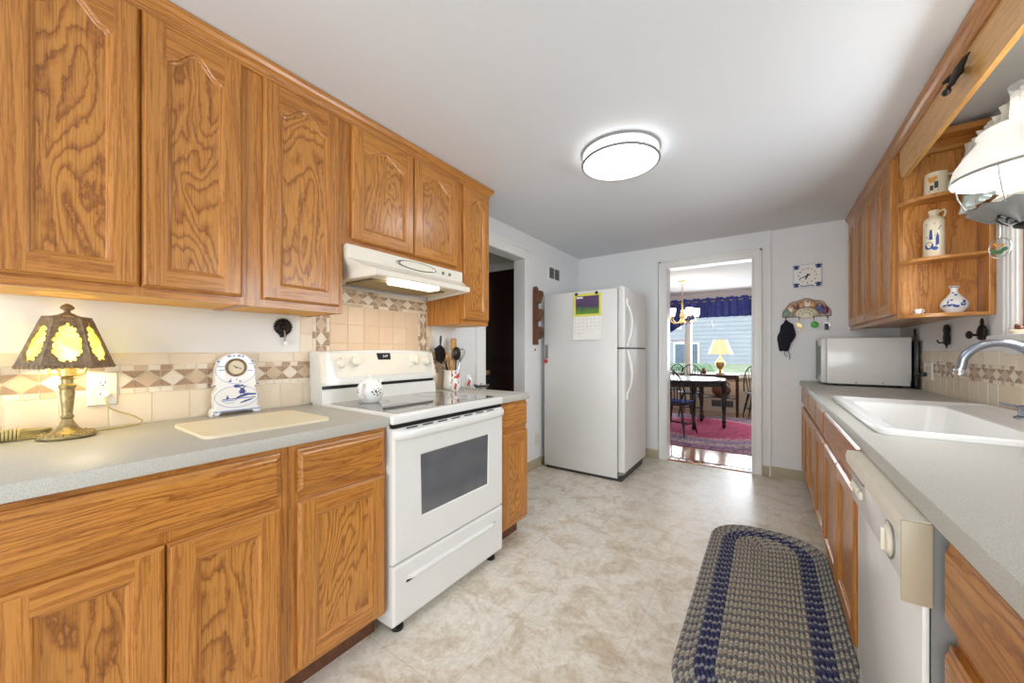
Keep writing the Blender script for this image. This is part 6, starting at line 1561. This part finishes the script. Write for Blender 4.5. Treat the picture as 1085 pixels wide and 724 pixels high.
# console table with lamp, pot and basket
t = thing('console_table', 'slim dark console table under the dining window', 'table', (-0.81, 7.8, 0))
b = B(); b.box(-1.22, -0.41, 7.58, 8.02, 0.728, 0.752, 0.005); mk('tabletop', b, 'darkwood', t)
b = B(); b.box(-1.18, -0.45, 7.61, 7.99, 0.668, 0.7275); mk('apron', b, 'darkwood', t)
b = B(); b.box(-1.175, -0.455, 7.62, 7.98, 0.322, 0.340, 0.003); mk('shelf', b, 'darkwood', t)
for x in (-1.185, -0.445):
    for y in (7.615, 7.985):
        b = B(); b.tube([(x, y, 0.0005), (x, y, 0.3), (x, y, 0.727)], [0.011, 0.014, 0.017], 10); mk('leg', b, 'darkwood', t)
x, y, z = -0.715, 7.80, 0.7522
t = thing('table_lamp', 'brass urn lamp with a cream cone shade on the console table', 'lamp', (x, y, z))
b = B(); b.lathe((x, y, z), [(0.085, 0.0005), (0.088, 0.02), (0.060, 0.035), (0.030, 0.06), (0.028, 0.085), (0.060, 0.125), (0.082, 0.18), (0.080, 0.225), (0.050, 0.262), (0.026, 0.275), (0.036, 0.29), (0.020, 0.305), (0.012, 0.32), (0.012, 0.40)], 24); mk('base', b, 'brass', t)
b = B(); b.lathe((x, y, z + 0.372), [(0.205, 0.0), (0.155, 0.13), (0.105, 0.265)], 36, cap0=False, cap1=False); mk('lamp_shade', b, 'fabricglow', t)
o = light('console_lamp_glow', 'POINT', (x, y, z + 0.46), 5.0, (1.0, 0.82, 0.56), radius=0.04); o.parent = t; o.location = (0, 0, 0.46)
b = B(); b.lathe((-0.985, 7.80, 0.7522), [(0.03, 0.0005), (0.045, 0.02), (0.050, 0.05), (0.036, 0.08), (0.028, 0.09), (0.030, 0.105)], 20)
tag(mk('small_pot', b, 'rustic', origin=(-0.985, 7.80, 0.7522)), 'small round brown pot left of the console lamp', 'pot')
t = thing('basket', 'round dark woven basket on the lower console shelf', 'basket', (-0.70, 7.80, 0.3405))
b = B(); b.lathe((-0.70, 7.80, 0.3405), [(0.08, 0.0005), (0.13, 0.04), (0.155, 0.10), (0.150, 0.16), (0.12, 0.20), (0.11, 0.20), (0.13, 0.15)], 28); mk('bowl', b, 'rustic', t)
b = B(); b.tube([(-0.70 + 0.135 * math.cos(a), 7.80, 0.535 + 0.10 * math.sin(a)) for a in [PI * k / 14 for k in range(15)]], 0.008, 8); mk('handle', b, 'darkwood', t)
# chandelier
x, y = -1.135, 6.50
t = thing('chandelier', 'brass chandelier with lit frosted cups above the dining table', 'chandelier', (x, y, ZC))
b = B(); b.lathe((x, y, ZC - 0.03), [(0.012, 0), (0.055, 0.014), (0.062, 0.029)], 24); mk('canopy', b, 'brass', t)
b = B()
for k in range(12): b.tube([(x + 0.011 * math.cos(a) * (k % 2), y + 0.011 * math.cos(a) * (1 - k % 2), ZC - 0.045 - k * 0.026 + 0.018 * math.sin(a)) for a in [2 * PI * j / 10 for j in range(10)]], 0.0032, 6, closed=True)
mk('chain', b, 'brass', t)
b = B(); b.lathe((x, y, 1.59), [(0.004, 0), (0.022, 0.02), (0.040, 0.05), (0.026, 0.08), (0.018, 0.10), (0.034, 0.13), (0.040, 0.17), (0.020, 0.22), (0.012, 0.30), (0.020, 0.34), (0.010, 0.38)], 20); mk('stem', b, 'brass', t)
for k in range(5):
    a = 0.35 + 2 * PI * k / 5; d_ = Vector((math.cos(a), math.sin(a), 0)); c0 = Vector((x, y, 0))
    b = B(); b.tube([tuple(c0 + d_ * r + Vector((0, 0, q))) for r, q in ((0.02, 1.70), (0.07, 1.64), (0.13, 1.63), (0.185, 1.67), (0.21, 1.72))], 0.008, 8); b.lathe(tuple(c0 + d_ * 0.21 + Vector((0, 0, 1.715))), [(0.012, 0), (0.035, 0.012), (0.038, 0.018)], 16); ar = mk('arm', b, 'brass', t)
    b = B(); b.lathe(tuple(c0 + d_ * 0.21 + Vector((0, 0, 1.735))), [(0.030, 0), (0.046, 0.03), (0.050, 0.08), (0.052, 0.13)], 20, cap1=False); mk('glass_cup', b, 'cupglow', ar)
o = light('chandelier_glow', 'POINT', (x, y, 1.80), 16, (1.0, 0.88, 0.70), radius=0.10); o.parent = t; o.location = (0, 0, 1.80 - ZC)
# hood lamp light
light('hood_lamp_glow', 'AREA', (-1.552, 1.32, 1.519), 1.5, (1.0, 0.90, 0.72), (0, 0, 0), 0.06, 0.24)
